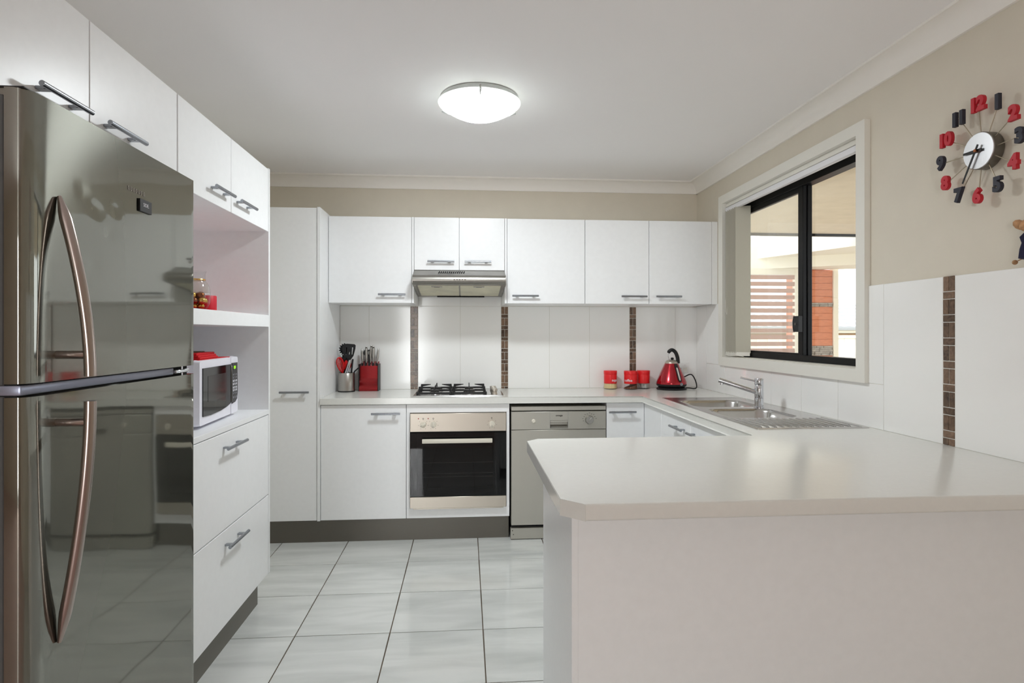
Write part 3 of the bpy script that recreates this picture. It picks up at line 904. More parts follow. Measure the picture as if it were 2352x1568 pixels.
obj('dial', b, 'steel', cp)
for k in range(10):
    t = radians(-100 + 20 * k); rr = 0.039 + 0.004 * (k % 2)
    bb = bx(-0.0035, 0.0035, YD - 0.0066, YD - 0.0055, -0.0012, 0.0012); xform(bb, Matrix.Translation((0.779 + rr * sin(t), 0, 0.752 + rr * cos(t))))
    obj('dial_mark', bb, 'print_dark', cp)
for x, z in ((0.292, 0.058), (0.298, 0.034)):
    obj('screw', cyl(B(), (x, YD + 0.011, z), (x, YD + 0.008, z), 0.003, 10), 'print_dark', dw)
for x in (0.32, 0.85): obj('foot', cyl(B(), (x, YD + 0.1, 0), (x, YD + 0.1, 0.025), 0.018, 14), 'black_plastic', dw)

# ------------------------------------------------------------------ cooktop
hb = thing('gas_cooktop', 'stainless steel gas cooktop with black cast-iron trivets', 'cooktop', (-0.046, 4.03, TW))
CX0, CX1, CY0, CY1 = -0.334, 0.243, 3.800, 4.255
b = B()
loft(b, [[(*p, TW) for p in rrect((CX0 + CX1) / 2, (CY0 + CY1) / 2, CX1 - CX0, CY1 - CY0, 0.012)],
         [(*p, TW + 0.004) for p in rrect((CX0 + CX1) / 2, (CY0 + CY1) / 2, CX1 - CX0 - 0.004, CY1 - CY0 - 0.004, 0.012)],
         [(*p, TW + 0.006) for p in rrect((CX0 + CX1) / 2, (CY0 + CY1) / 2, CX1 - CX0 - 0.03, CY1 - CY0 - 0.03, 0.012)],
         [(*p, TW + 0.003) for p in rrect((CX0 + CX1) / 2, (CY0 + CY1) / 2, CX1 - CX0 - 0.05, CY1 - CY0 - 0.05, 0.012)]])
obj('tray', b, 'steel_sink', hb)
for gx0, gx1 in ((-0.312, -0.092), (-0.088, 0.132)):
    for gy0, gy1 in ((3.822, 4.024), (4.028, 4.232)):
        pass
    b = B(); zz = TW + 0.030
    for y in (3.826, 4.228): box(b, gx0, gx1, y - 0.004, y + 0.004, zz - 0.020, zz - 0.008, 0.001)
    for x in (gx0 + 0.004, gx1 - 0.004):
        box(b, x - 0.004, x + 0.004, 3.826, 4.228, zz - 0.020, zz - 0.008, 0.001)
        for y in (3.83, 4.224): box(b, x - 0.006, x + 0.006, y - 0.006, y + 0.006, TW + 0.003, zz - 0.006, 0.001)
    box(b, gx0, gx1, 4.023, 4.031, zz - 0.020, zz - 0.008, 0.001)
    gc = (gx0 + gx1) / 2
    for yc in (3.925, 4.130):
        for s, xe in ((1, gx0), (-1, gx1)):
            pts = [(xe, zz - 0.020), (xe + s * 0.006, zz + 0.020), (xe + s * 0.072, zz + 0.019), (xe + s * 0.072, zz + 0.015), (xe + s * 0.02, zz + 0.004), (xe + s * 0.012, zz - 0.020)]
            prism(b, pts, 'y', yc - 0.003, yc + 0.003)
        for s, ye in ((1, yc - 0.100), (-1, yc + 0.101)):
            pts = [(ye, zz - 0.020), (ye + s * 0.006, zz + 0.020), (ye + s * 0.062, zz + 0.019), (ye + s * 0.062, zz + 0.015), (ye + s * 0.02, zz + 0.004), (ye + s * 0.012, zz - 0.020)]
            prism(b, pts, 'x', gc - 0.003, gc + 0.003)
    obj('trivet', b, 'iron_black', hb)
    for yc, r in ((3.925, 0.030 if gx0 < -0.2 else 0.038), (4.130, 0.042 if gx0 < -0.2 else 0.030)):
        b = B(); lathe(b, [(r + 0.014, 0.003), (r + 0.010, 0.012), (r, 0.014), (r, 0.019)], (gc, yc, TW), 26)
        bn = obj('burner', b, 'steel_sink', hb)
        b = B(); lathe(b, [(r - 0.002, 0.019), (r, 0.021), (r, 0.025), (r - 0.006, 0.028)], (gc, yc, TW), 26)
        obj('burner_cap', b, 'iron_black', bn)
for k, y in enumerate((3.875, 3.945, 4.015, 4.085)):
    b = B(); lathe(b, [(0.021, 0.003), (0.020, 0.006), (0.017, 0.020), (0.0195, 0.022), (0.0205, 0.034), (0.019, 0.037)], (0.185, y, TW), 24)
    obj('knob', b, 'steel_warm', hb)

# ------------------------------------------------------------------ sink and tap
sn = thing('kitchen_sink', 'stainless steel double-bowl sink with ribbed drainer set into the worktop', 'sink', (1.44, 2.97, TW))
b = B(); sc = ((SX0 + SX1) / 2, (SY0 + SY1) / 2)
loft(b, [[(*p, TW - 0.0005) for p in rrect(*sc, SX1 - SX0, SY1 - SY0, 0.012)], [(*p, TW + 0.0025) for p in rrect(*sc, SX1 - SX0, SY1 - SY0, 0.012)],
         [(*p, TW + 0.0035) for p in rrect(*sc, SX1 - SX0 - 0.006, SY1 - SY0 - 0.006, 0.012)]])
plate = obj('rim', b, 'steel_sink', sn)
bowls = [(1.415, 3.255, 0.36, 0.33), (1.405, 2.850, 0.34, 0.335)]
def solid_rr(c, z0, z1, r): 
    bb = B(); return loft(bb, [[(*p, z0) for p in rrect(*c, r)], [(*p, z1) for p in rrect(*c, r)]])
boolean_cut(plate, [solid_rr(c, 0.85, 0.95, 0.07) for c in bowls])
for c in bowls:
    rings = []
    for inset, z in ((-0.001, 0.0035), (0.002, 0.0015), (0.006, -0.004), (0.010, -0.012), (0.022, -0.120), (0.030, -0.138), (0.048, -0.150), (0.075, -0.154)):
        rings.append([(*p, TW + z) for p in rrect(c[0], c[1], c[2] - 2 * inset, c[3] - 2 * inset, max(0.02, 0.07 - inset * 0.3))])
    b = B(); loft(b, rings, False, True)
    bw = obj('bowl', b, 'steel_sink', sn)
    b = B(); lathe(b, [(0.045, -0.1535), (0.043, -0.151), (0.030, -0.1525), (0.012, -0.156)], (c[0], c[1], TW), 24); obj('waste', b, 'chrome', bw)
    solid = bw.modifiers.new('thickness', 'SOLIDIFY'); solid.thickness = 0.0012; solid.offset = 1
for k in range(13):
    x = 1.232 + k * 0.0325
    b = B(); tube(b, [(x, 2.404, TW + 0.0035), (x, 2.412, TW + 0.0055), (x, 2.64, TW + 0.0040), (x, 2.655, TW + 0.003)], [0.003, 0.0045, 0.004, 0.002], 8)
    obj('drainer_rib', b, 'steel_sink', sn)
b = B(); pp = [(SX0 + 0.012, 2.67), (SX0 + 0.012, SY0 + 0.014), (SX1 - 0.030, SY0 + 0.014), (SX1 - 0.030, 2.67)]
tube(b, [(x, y, TW + 0.0035) for x, y in pp], 0.0025, 8); obj('drainer_lip', b, 'steel_sink', sn)

tp = thing('mixer_tap', 'chrome mixer tap with angled spout and pin lever at the sink', 'tap', (1.552, 3.040, TW + 0.003))
tx, ty, tz = 1.552, 3.055, TW + 0.003
b = B(); lathe(b, [(0.026, 0.0), (0.026, 0.004), (0.0225, 0.006), (0.0225, 0.050)], (tx, ty, tz), 28); obj('base', b, 'chrome', tp)
b = B(); lathe(b, [(0.0215, 0.050), (0.0225, 0.052), (0.0225, 0.118), (0.0215, 0.120)], (tx, ty, tz), 28); obj('column', b, 'chrome', tp)
b = B(); lathe(b, [(0.0215, 0.120), (0.0228, 0.122), (0.0228, 0.150), (0.020, 0.155)], (tx, ty, tz), 28); cap = obj('lever_cap', b, 'chrome', tp)
b = B(); cyl(b, (tx, ty, tz + 0.136), (tx - 0.085, ty + 0.035, tz + 0.158), 0.0048, 12); obj('lever', b, 'chrome', cap)
s0, s1 = Vector((tx, ty, tz + 0.078)), Vector((tx - 0.185, ty + 0.075, tz + 0.142))
b = B(); cyl(b, s0, s1, 0.0125, 20, 0.0115); sp = obj('spout', b, 'chrome', tp)
m1 = s0.lerp(s1, 0.70); b = B(); cyl(b, m1, s0.lerp(s1, 1.01), 0.0132, 20); obj('pull_out_spray', b, 'chrome', sp)
e = s0.lerp(s1, 0.93); b = B(); cyl(b, e, e + Vector((-0.002, 0, -0.022)), 0.0085, 16); obj('aerator', b, 'chrome', sp)

# ------------------------------------------------------------------ ceiling lamp
cl = thing('ceiling_light', 'round shallow frosted-glass ceiling light with three metal clips', 'ceiling light', (0.064, 2.812, ZC))
lx, ly = 0.064, 2.812; R0 = 0.193
b = B(); lathe(b, [(0.178, ZC), (0.184, ZC - 0.006), (0.184, ZC - 0.026), (0.178, ZC - 0.0275)], (lx, ly, 0), 48); obj('base_plate', b, 'lamp_metal', cl)
prof = [(R0 * sin(t), ZC - 0.034 - 0.062 * (cos(t) - cos(radians(62))) / (1 - cos(radians(62)))) for t in [radians(62) * 1.0]]
prof = []
for k in range(13):
    q = 1 - k / 12
    rr = R0 * q; prof.append((rr, ZC - 0.030 - 0.074 * (1 - q * q)))
b = B(); lathe(b, [(R0 - 0.004, ZC - 0.026), (R0 + 0.001, ZC - 0.027)] + prof, (lx, ly, 0), 48, 'z', True, True)
obj('glass_dome', b, 'lamp_glass', cl)
for a in (radians(90 + 180), radians(150 + 3), radians(30 - 3)):
    ux, uy = cos(a), sin(a)
    b = B()
    pts = [Vector((lx + ux * rr, ly + uy * rr, z)) for rr, z in ((0.176, ZC - 0.012), (R0 + 0.004, ZC - 0.022), (R0 + 0.005, ZC - 0.034), (R0 - 0.030, ZC - 0.0545))]
    tube(b, pts, [0.005, 0.006, 0.006, 0.0012], 6); obj('clip', b, 'lamp_metal', cl)
lt_ = bpy.data.lights.new('lamp_tubes', 'AREA'); lt_.shape = 'DISK'; lt_.size = 0.29; lt_.energy = 26; lt_.color = (0.91, 0.965, 1.0)
lo = bpy.data.objects.new('lamp_tubes', lt_); lo.location = (lx, ly, ZC - 0.036); COL.objects.link(lo)

# ------------------------------------------------------------------ fridge
XF = -0.80
fz0, fz1 = 1.155, 1.832         # near and far side in Y
fr = thing('fridge', 'tall stainless steel fridge with curved handles beside the appliance tower', 'fridge', (-1.18, 1.49, 0))
obj('cabinet', bx(-1.52, XF - 0.078, fz0 + 0.004, fz1 - 0.004, 0.03, 1.722, 0.004), 'fridge_side', fr)
for y in (fz0 + 0.06, fz1 - 0.06): obj('foot', cyl(B(), (XF - 0.12, y, 0), (XF - 0.12, y, 0.04), 0.02, 14), 'black_plastic', fr)
dents = [(190, 440), (215, 472), (266, 481), (252, 535), (216, 606), (228, 486)]


def on_front(px, py):
    k = (px - 1176) / F_PX; c, s = cos(YAW), sin(YAW)
    y = XF * (c - k * s) / (s + k * c); dpt = XF * s + y * c
    return y, CAM_H - (py - HORIZON) / F_PX * dpt


dent_pts = [on_front(*p) for p in dents]


def fridge_door(z0, z1):
    # skin: cross-section in plan, rounded at the near edge, gently at the far edge
    sec = [(XF - 0.070, fz1), (XF - 0.012, fz1)]
    for k in range(5):
        t = pi / 2 * k / 4; sec.append((XF - 0.010 + 0.010 * sin(t), fz1 - 0.010 + 0.010 * cos(t)))
    n = 44
    for k in range(1, n): sec.append((XF, fz1 - 0.010 + (fz0 + 0.055 - fz1 + 0.010) * k / n))
    for k in range(13):
        t = pi / 2 * k / 12; sec.append((XF - 0.018 + 0.018 * cos(t) ** 1.0, fz0 + 0.055 - 0.053 * sin(t)))
    sec += [(XF - 0.026, fz0 + 0.0005), (XF - 0.040, fz0 + 0.0005), (XF - 0.041, fz0 + 0.004), (XF - 0.070, fz0 + 0.004)]
    rings = []; m = int((z1 - z0) / 0.012)
    for j in range(m + 1):
        z = z0 + (z1 - z0) * j / m; ring = []
        for x, y in sec:
            if x > XF - 1e-6:
                for dy, dz in dent_pts:
                    q = ((y - dy) ** 2 + (z - dz) ** 2) / 0.013 ** 2
                    if q < 9: x -= 0.0013 * math.exp(-q)
            ring.append((x, y, z))
        rings.append(ring)
    b = B(); loft(b, rings, True, True)
    return b


ZG = 1.178
d1 = obj('freezer_door', fridge_door(1.203, 1.746), 'fridge_steel', fr, smooth=60)
d2 = obj('fridge_door', fridge_door(0.075, ZG), 'fridge_steel', fr, smooth=60)
for z0, z1, d in ((1.200, 1.732, d1), (0.075, 1.180, d2)):
    obj('door_liner', bx(XF - 0.076, XF - 0.0405, fz0 - 0.0005, fz0 + 0.03, z0, z1, 0.002), 'fridge_side', d)
obj('door_cap', bx(XF - 0.074, XF - 0.006, fz0 + 0.0005, fz1 - 0.003, 1.7455, 1.7485, 0.001), 'black_plastic', d1)
obj('mid_rail', bx(XF - 0.074, XF - 0.012, fz0 + 0.0015, fz1 - 0.10, ZG + 0.003, 1.2005, 0.004, 2), 'fridge_gap', fr)
obj('mid_seal', bx(XF - 0.074, XF - 0.020, fz0 + 0.004, fz1 - 0.006, ZG - 0.002, 1.205), 'dark_gap', fr)
b = B(); box(b, XF - 0.05, XF - 0.006, fz1 - 0.10, fz1 - 0.02, ZG + 0.006, ZG + 0.016, 0.002); cyl(b, (XF - 0.025, fz1 - 0.035, ZG), (XF - 0.025, fz1 - 0.035, 1.204), 0.007, 12)
obj('hinge', b, 'chrome', fr)
HY = 1.236
def fridge_handle(zt, zb, d, up):
    # bar leaves the door at one end (zt) and bows out to a post near the other end
    pts = []; rad = []
    for k in range(25):
        t = k / 24
        z = zt + (zb - zt) * t
        outw = 0.058 * (1 - (1 - t) ** 1.75)
        pts.append((XF + 0.004 + outw, HY, z)); rad.append(0.011 * min(1, 0.35 + t * 6))
    b = B(); tube(b, pts, rad, 18); o = obj('handle', b, 'fridge_handle', d)
    zp = zb + (0.042 if up else -0.042)
    outp = 0.058 * (1 - (1 - (zp - zt) / (zb - zt)) ** 1.75)
    obj('handle_post', cyl(B(), (XF - 0.002, HY, zp), (XF + 0.004 + outp, HY, zp), 0.0085, 16), 'fridge_handle', o)
fridge_handle(1.565, 1.212, d1, True)
fridge_handle(0.690, 1.163, d2, False)
y0, z0 = on_front(317, 458); y1, z1 = on_front(345, 488)
yc, zc = (y0 + y1) / 2, 1.612
bd = obj('badge', bx(XF - 0.0005, XF + 0.0045, y0 + 0.001, y1 - 0.001, zc - 0.0155, zc + 0.0155, 0.0006), 'black_plastic', d1)
t = text_mesh('SIDE.', 0.0125, 0.0002, 0.0); place(t, (XF + 0.0048, yc, zc + 0.002), (0, 1, 0), (0, 0, 1)); obj('badge_lettering', t, 'print_light', bd)
y0, zz0 = on_front(292, 432); y1, zz1 = on_front(333, 444)
for k in range(7):
    y = y0 + (y1 - y0) * (k + 0.5) / 7; z = zz0 + (zz1 - zz0) * 0 + 0.002
    b = B(); box(b, XF - 0.0004, XF + 0.0012, y - 0.0036, y - 0.0018, z - 0.005, z + 0.005); box(b, XF - 0.0004, XF + 0.0012, y + 0.0012, y + 0.0028, z - 0.005 + 0.003 * (k % 2), z + 0.005)
    box(b, XF - 0.0004, XF + 0.0012, y - 0.003, y + 0.0025, z + 0.0035 - 0.008 * (k % 3 == 1), z + 0.005 - 0.008 * (k % 3 == 1))
    obj('embossed_mark', b, 'chrome', d1)

# ------------------------------------------------------------------ microwave and things in the niches
CT = 0.933
mwp = Vector((-1.030, 2.790, CT)); mang = radians(4.0)     # far front corner; front runs towards the camera
MW = thing('microwave', 'white microwave oven with black door on the tower counter', 'microwave', (-1.2, 2.55, CT))
MM = Matrix.Translation(mwp) @ Matrix.Rotation(mang, 4, 'Z')
W, Hm, Dm = 0.47, 0.250, 0.34


def mwb(*a, **k):
    bb = bx(*a, **k); xform(bb, MM); return bb


# local frame: y from -W (near) to 0 (far), x 0 = front, -Dm = back, z up
zf = 0.012
body = obj('body', mwb(-Dm, -0.02, -W + 0.004, -0.004, zf, zf + Hm - 0.004, 0.006, 2), 'microwave_white', MW)
def curved_front(y0, y1, z0, z1):
    b = B(); rings = []
    for x in (-0.022, 0.0):
        pts = []
        ins = 0.0 if x < -0.01 else 0.006
        rings.append([(x - (0.0), y, z) for y, z in [( (y0 + y1) / 2 + u, (z0 + z1) / 2 + v) for u, v in rrect(0, 0, (y1 - y0) - 2 * ins * 0.5, (z1 - z0) - 2 * ins * 0.5, 0.012, 4)]])
    loft(b, rings); xform(b, MM); return b
obj('control_fascia', curved_front(-0.098, 0.0, zf - 0.002, zf + Hm), 'microwave_white', MW)
dr = obj('door', curved_front(-W, -0.100, zf - 0.002, zf + Hm), 'microwave_white', MW)
pts = [(-W + 0.03, zf + 0.218), (-0.106, zf + 0.218), (-0.106, zf + 0.050), (-0.16, zf + 0.040), (-0.24, zf + 0.033), (-0.36, zf + 0.030), (-W + 0.03, zf + 0.034)]
b = prism(B(), pts, 'x', -0.001, 0.0035); xform(b, MM); dg2 = obj('door_glass', b, 'black_gloss', dr)
obj('door_window', mwb(0.0034, 0.0042, -0.39, -0.165, zf + 0.085, zf + 0.185, 0.0003), 'microwave_window', dg2)
obj('door_edge_strip', mwb(0.0, 0.006, -0.1055, -0.101, zf + 0.052, zf + 0.212, 0.001), 'clock_side', dr)
pts = [(-0.092, zf + 0.222), (-0.016, zf + 0.222), (-0.012, zf + 0.09), (-0.020, zf + 0.060), (-0.045, zf + 0.048), (-0.092, zf + 0.044)]
b = prism(B(), pts, 'x', -0.001, 0.003); xform(b, MM); cpn = obj('control_panel', b, 'black_gloss', MW)
obj('display', mwb(0.0028, 0.0036, -0.078, -0.036, zf + 0.190, zf + 0.212), 'display_bg', cpn)
t = text_mesh('000', 0.019, 0.0002, 0.0003); place(t, (0, 0, 0), (0, 1, 0), (0, 0, 1)); xform(t, MM @ Matrix.Translation((0.0040, -0.057, zf + 0.201))); obj('display_digits', t, 'display_green', cpn)
for r in range(8):
    zrow = [0.170, 0.157, 0.142, 0.128, 0.113, 0.101, 0.088, 0.070][r]
    for c in range(3):
        yy = -0.076 + c * 0.022
        m = 'print_light' if r in (2, 3, 4, 5) else 'print_grey'
        b = B(); cyl(b, (0.002, yy, zf + zrow), (0.0038, yy, zf + zrow), 0.0055 if r in (2, 3, 4, 5, 7) else 0.0045, 12); xform(b, MM)
        obj('button', b, m, cpn)
for x, y in ((-0.05, -0.05), (-0.05, -W + 0.05), (-0.3, -0.05), (-0.3, -W + 0.05)):
    b = B(); cyl(b, (x, y, 0), (x, y, zf + 0.004), 0.012, 12); xform(b, MM); obj('foot', b, 'black_plastic', MW)

mt = Vector(MM @ Vector((-0.15, -0.25, zf + Hm - 0.004)))
b = bx(-0.13, 0.14, -0.20, 0.175, 0, 0.004, 0.001); xform(b, Matrix.Translation(mt) @ Matrix.Rotation(mang, 4, 'Z'))
tag(obj('placemat', b, 'red_cloth', loc=mt), 'thin red placemat lying on top of the microwave', 'placemat')
fl = thing('folded_cloth', 'folded red cloth with a dark patterned side lying on the microwave', 'cloth', mt + Vector((0, 0, 0.004)))
MF = Matrix.Translation(mt + Vector((0, 0, 0.004))) @ Matrix.Rotation(mang + 0.05, 4, 'Z')
for k in range(3):
    b = bx(-0.10 + 0.004 * k, 0.125 - 0.006 * k, -0.17, 0.072 - 0.003 * k, 0.008 * k, 0.008 * (k + 1) + 0.0005, 0.0035, 2); xform(b, MF)
    obj('fold', b, 'red_cloth', fl)
b = bx(-0.09, 0.08, -0.165, 0.045, 0.0243, 0.028, 0.001); xform(b, MF); obj('patterned_side', b, 'cloth_dark', fl)

# shelf: vase, candle, book
SH = 1.384
vs = thing('glass_vase', 'clear glass vase with a gold neck band, filled with gold baubles on the shelf', 'vase', (-1.10, 2.525, SH))
vc = (-1.10, 2.527, SH + 0.005)
prof = [(0.034, 0.0), (0.045, 0.012), (0.053, 0.035), (0.0555, 0.065), (0.053, 0.090), (0.044, 0.112), (0.036, 0.124), (0.036, 0.150), (0.040, 0.162)]
b = B(); lathe(b, prof, vc, 36, 'z', True, False); gl = obj('glass', b, 'clear_glass', vs)
b = B(); lathe(b, [(0.0545, 0.070), (0.0520, 0.092), (0.0432, 0.1125), (0.0355, 0.124)], vc, 36, 'z', False, False); obj('frosted_band', b, 'frosted_glass', gl)
b = B(); lathe(b, [(0.0368, 0.124), (0.0378, 0.126), (0.0368, 0.129)], vc, 36, 'z', False, False); obj('gold_band', b, 'gold', gl)
tag(vs, vs['label'], 'vase')
bi = 0
for z, rr, n, r in ((0.016, 0.020, 4, 0.0145), (0.038, 0.031, 6, 0.0155), (0.060, 0.022, 4, 0.0165)):
    for k in range(n):
        a = 2 * pi * k / n + bi * 0.7
        p = (vc[0] + rr * cos(a), vc[1] + rr * sin(a), vc[2] + z + 0.002)
        b = B(); bmesh.ops.create_uvsphere(b, u_segments=16, v_segments=10, radius=r, matrix=Matrix.Translation(p))
        g = ('gold', 'gold', 'bronze')[(bi + k) % 3]
        tag(obj('bauble', b, g, loc=(p[0], p[1], p[2] - r)), 'shiny %s bauble inside the glass vase' % ('gold' if g == 'gold' else 'copper brown'), 'bauble', '%s baubles in the vase' % g)
    bi += 1
cd = thing('candle', 'red pillar candle beside the glass vase', 'candle', (-1.115, 2.665, SH))
b = B(); cpos = (-1.13, 2.700, SH + 0.004)
lathe(b, [(0.040, 0), (0.041, 0.003), (0.041, 0.070), (0.039, 0.073), (0.036, 0.0715), (0.012, 0.067)], cpos, 36); obj('wax', b, 'red_candle', cd)
obj('wick', cyl(B(), (cpos[0], cpos[1], cpos[2] + 0.066), (cpos[0] + 0.001, cpos[1], cpos[2] + 0.074), 0.001, 6), 'iron_black', cd)
tag(obj('placemat', bx(-1.28, -0.985, 2.40, 2.845, SH, SH + 0.0045, 0.001), 'red_cloth', loc=(-1.13, 2.6, SH)), 'thin red mat on the shelf under the vase and candle', 'placemat')

# ------------------------------------------------------------------ things on the back bench
def mark_arc(s, c, r, z, ang0, size, parent, m='print_light'):
    """lettering bent round a cylinder; ang0 measured from -Y towards +X"""
    t = text_mesh(s, size, 0.0002, 0.0004, res=3)
    for v in t.verts:
        a = ang0 + v.co.x / r; rr = r + 0.0004 + v.co.z
        v.co = Vector((c[0] + rr * sin(a), c[1] - rr * cos(a), z + v.co.y))
    return obj('lettering', t, m, parent)


def canister(x, y, fill, label, word, ang, rot=0):
    cn = thing('canister', label, 'canister', (x, y, TW), 'red-lidded glass canisters on the bench')
    c = (x, y, TW)
    b = B(); lathe(b, [(0.046, 0.0), (0.0495, 0.003), (0.0495, 0.008), (0.047, 0.022), (0.0452, 0.045), (0.0452, 0.100)], c, 36, 'z', True, True); gl = obj('jar', b, 'clear_glass', cn)
    b = B(); lathe(b, [(0.0456, 0.040), (0.0462, 0.041), (0.0462, 0.103), (0.0456, 0.104)], c, 36, 'z', False, False); bd = obj('red_band', b, 'red_band', cn)
    mark_arc(word, c, 0.0464, TW + 0.064, ang, 0.025, bd)
    b = B(); lathe(b, [(0.0464, 0.103), (0.047, 0.104), (0.048, 0.128), (0.046, 0.131), (0.010, 0.1315)], c, 36); obj('lid', b, 'red_band', cn)
    return cn, c


cn, c = canister(1.035, 4.215, 'sugar', 'red-lidded glass canister lettered sugar', 'sugar', radians(32))
b = B(); lathe(b, [(0.044, 0.004), (0.047, 0.006), (0.0455, 0.022), (0.0438, 0.039)], c, 32); obj('contents', b, 'sugar', cn)
cn, c = canister(1.172, 4.176, 'coffee', 'red-lidded glass canister lettered coffee, below the mosaic strip', 'coffee', radians(-38))
b = B()
rings = []
for rr, h0 in ((0.047, 0.005), (0.0455, 0.020)):
    rings.append([(c[0] + rr * cos(2 * pi * k / 32), c[1] + rr * sin(2 * pi * k / 32), TW + (0.005 if h0 < 0.01 else 0.022 + 0.014 * cos(2 * pi * k / 32))) for k in range(32)])
loft(b, rings); obj('contents', b, 'coffee', cn)
cn, c = canister(1.276, 4.214, 'tea', 'red-lidded glass canister of tea bags, nearest the kettle', 'tea', radians(72))
for k in range(9):
    a = 2 * pi * k / 9
    bb = bx(-0.014, 0.014, -0.0018, 0.0018, 0, 0.034, 0.001)
    xform(bb, Matrix.Translation((c[0] + 0.024 * cos(a), c[1] + 0.024 * sin(a), TW + 0.006)) @ Matrix.Rotation(a + 0.7, 4, 'Z') @ Matrix.Rotation(0.25, 4, 'X'))
    obj('tea_bag', bb, 'tea_bag', cn)

kt = thing('electric_kettle', 'metallic red pyramid kettle with black handle on its power base', 'kettle', (1.456, 4.135, TW))
kc = (1.456, 4.135, TW)
b = B(); lathe(b, [(0.098, 0.0), (0.105, 0.003), (0.105, 0.008), (0.094, 0.017), (0.088, 0.019)], kc, 40); obj('power_base', b, 'black_plastic', kt)
b = B(); lathe(b, [(0.090, 0.020), (0.101, 0.026), (0.105, 0.036), (0.105, 0.040)], kc, 40); obj('lower_ring', b, 'black_plastic', kt)
b = B(); lathe(b, [(0.1045, 0.040), (0.106, 0.046), (0.1035, 0.056), (0.092, 0.085), (0.076, 0.122), (0.058, 0.160), (0.0465, 0.185)], kc, 48); bo_ = obj('body', b, 'red_kettle', kt)
b = B(); lathe(b, [(0.0465, 0.185), (0.0462, 0.188), (0.040, 0.200), (0.028, 0.208), (0.010, 0.211)], kc, 40); ld = obj('lid', b, 'steel_warm', kt)
b = B(); lathe(b, [(0.006, 0.208), (0.010, 0.214), (0.011, 0.222), (0.006, 0.226)], (kc[0] + 0.006, kc[1], kc[2]), 20); obj('lid_knob', b, 'black_plastic', ld)
hp = spline([(kc[0] + 0.044, kc[1] - 0.012, TW + 0.185), (kc[0] + 0.040, kc[1] - 0.012, TW + 0.225), (kc[0] + 0.026, kc[1] - 0.010, TW + 0.262), (kc[0] + 0.004, kc[1] - 0.006, TW + 0.280), (kc[0] - 0.014, kc[1], TW + 0.272), (kc[0] - 0.020, kc[1] + 0.003, TW + 0.258)])
b = B(); tube(b, hp, [0.0125] * (len(hp) - 6) + [0.0125, 0.012, 0.0115, 0.011, 0.0105, 0.009], 16); hd = obj('handle', b, 'black_plastic', kt)
hp2 = [p + Vector((0.0085, 0.001, 0.0035)) for p in hp[:-6]]
b = B(); tube(b, hp2, 0.0062, 10); obj('handle_trim', b, 'steel_warm', hd)
b = B(); tube(b, spline([(kc[0] - 0.019, kc[1] + 0.002, TW + 0.258), (kc[0] - 0.022, kc[1], TW + 0.235), (kc[0] - 0.016, kc[1] - 0.004, TW + 0.208)]), 0.0028, 8); obj('lid_link', b, 'chrome', hd)
# water gauge lying on the sloping front of the body
def kface(z, ang, off):
    P = [(0.040, 0.1045), (0.056, 0.1035), (0.085, 0.092), (0.122, 0.076), (0.160, 0.058), (0.185, 0.0465), (0.2, 0.04)]
    for (za_, ra), (zb_, rb) in zip(P, P[1:]):
        if za_ <= z <= zb_: r = ra + (rb - ra) * (z - za_) / (zb_ - za_); break
    return Vector((kc[0] + (r + off) * sin(ang), kc[1] - (r + off) * cos(ang), kc[2] + z))
def gauge(hw, z0, z1, o0, o1, m, nm, parent):
    b = B(); rings = []
    for off in (o0, o1):
        ring = []
        zs = [z0 + (z1 - z0) * k / 10 for k in range(11)]
        L_, R_ = [], []
        for k, z in enumerate(zs):
            w = hw * (1 if 0 < k < 10 else 0.55)
            r = (kface(z, 0, 0) - Vector((kc[0], kc[1], kc[2] + z))).length
            a = radians(16)
            L_.append(kface(z, a - w / r, off)); R_.append(kface(z, a + w / r, off))
        rings.append(L_ + R_[::-1])
    loft(b, rings); return obj(nm, b, m, parent)
ga = gauge(0.0135, 0.060, 0.184, -0.004, 0.004, 'black_plastic', 'gauge_frame', bo_)
gauge(0.0055, 0.070, 0.158, 0.001, 0.0048, 'microwave_window', 'gauge_window', bo_)
bo_.children[-1].data.materials[0] = MATS['tea_bag']
b = B()
for k in range(4):
    z = 0.175 - k * 0.022
    cyl(b, kface(z, radians(88), -0.002), kface(z, radians(88), 0.006), 0.004, 10)
obj('rivet', b, 'chrome', bo_)
b = B(); p = kface(0.045, radians(20), 0); cyl(b, p + Vector((0, 0.004, 0)), p + Vector((0, -0.006, -0.001)), 0.010, 16); obj('switch_tab', b, 'print_grey', kt)
b = B(); tube(b, spline([(kc[0] + 0.10, kc[1] - 0.005, TW + 0.010), (kc[0] + 0.125, kc[1] - 0.01, TW + 0.010), (kc[0] + 0.160, kc[1] - 0.015, TW + 0.006), (kc[0] + 0.178, kc[1] - 0.015, TW + 0.016), (kc[0] + 0.176, kc[1] - 0.005, TW + 0.055), (kc[0] + 0.158, kc[1] + 0.01, TW + 0.098), (kc[0] + 0.140, kc[1] + 0.03, TW + 0.102), (kc[0] + 0.11, kc[1] + 0.07, TW + 0.080), (kc[0] + 0.09, kc[1] + 0.12, TW + 0.085), (kc[0] + 0.10, YW - 0.012, TW + 0.12)], 8), 0.0042, 10)
obj('cord', b, 'black_plastic', kt)
po = thing('power_outlet', 'white double power point on the tiles behind the kettle', 'power outlet', (1.60, YW, 1.06))
obj('plate', bx(1.525, 1.640, YW - 0.008, YW + 0.001, 1.005, 1.085, 0.003, 2), 'outlet_white', po)
for x in (1.555, 1.612):
    obj('switch', bx(x - 0.006, x + 0.006, YW - 0.011, YW - 0.007, 1.058, 1.074, 0.001), 'outlet_white', po)
    obj('plug_socket', bx(x - 0.014, x + 0.014, YW - 0.0088, YW - 0.0075, 1.014, 1.046), 'frame_white', po)
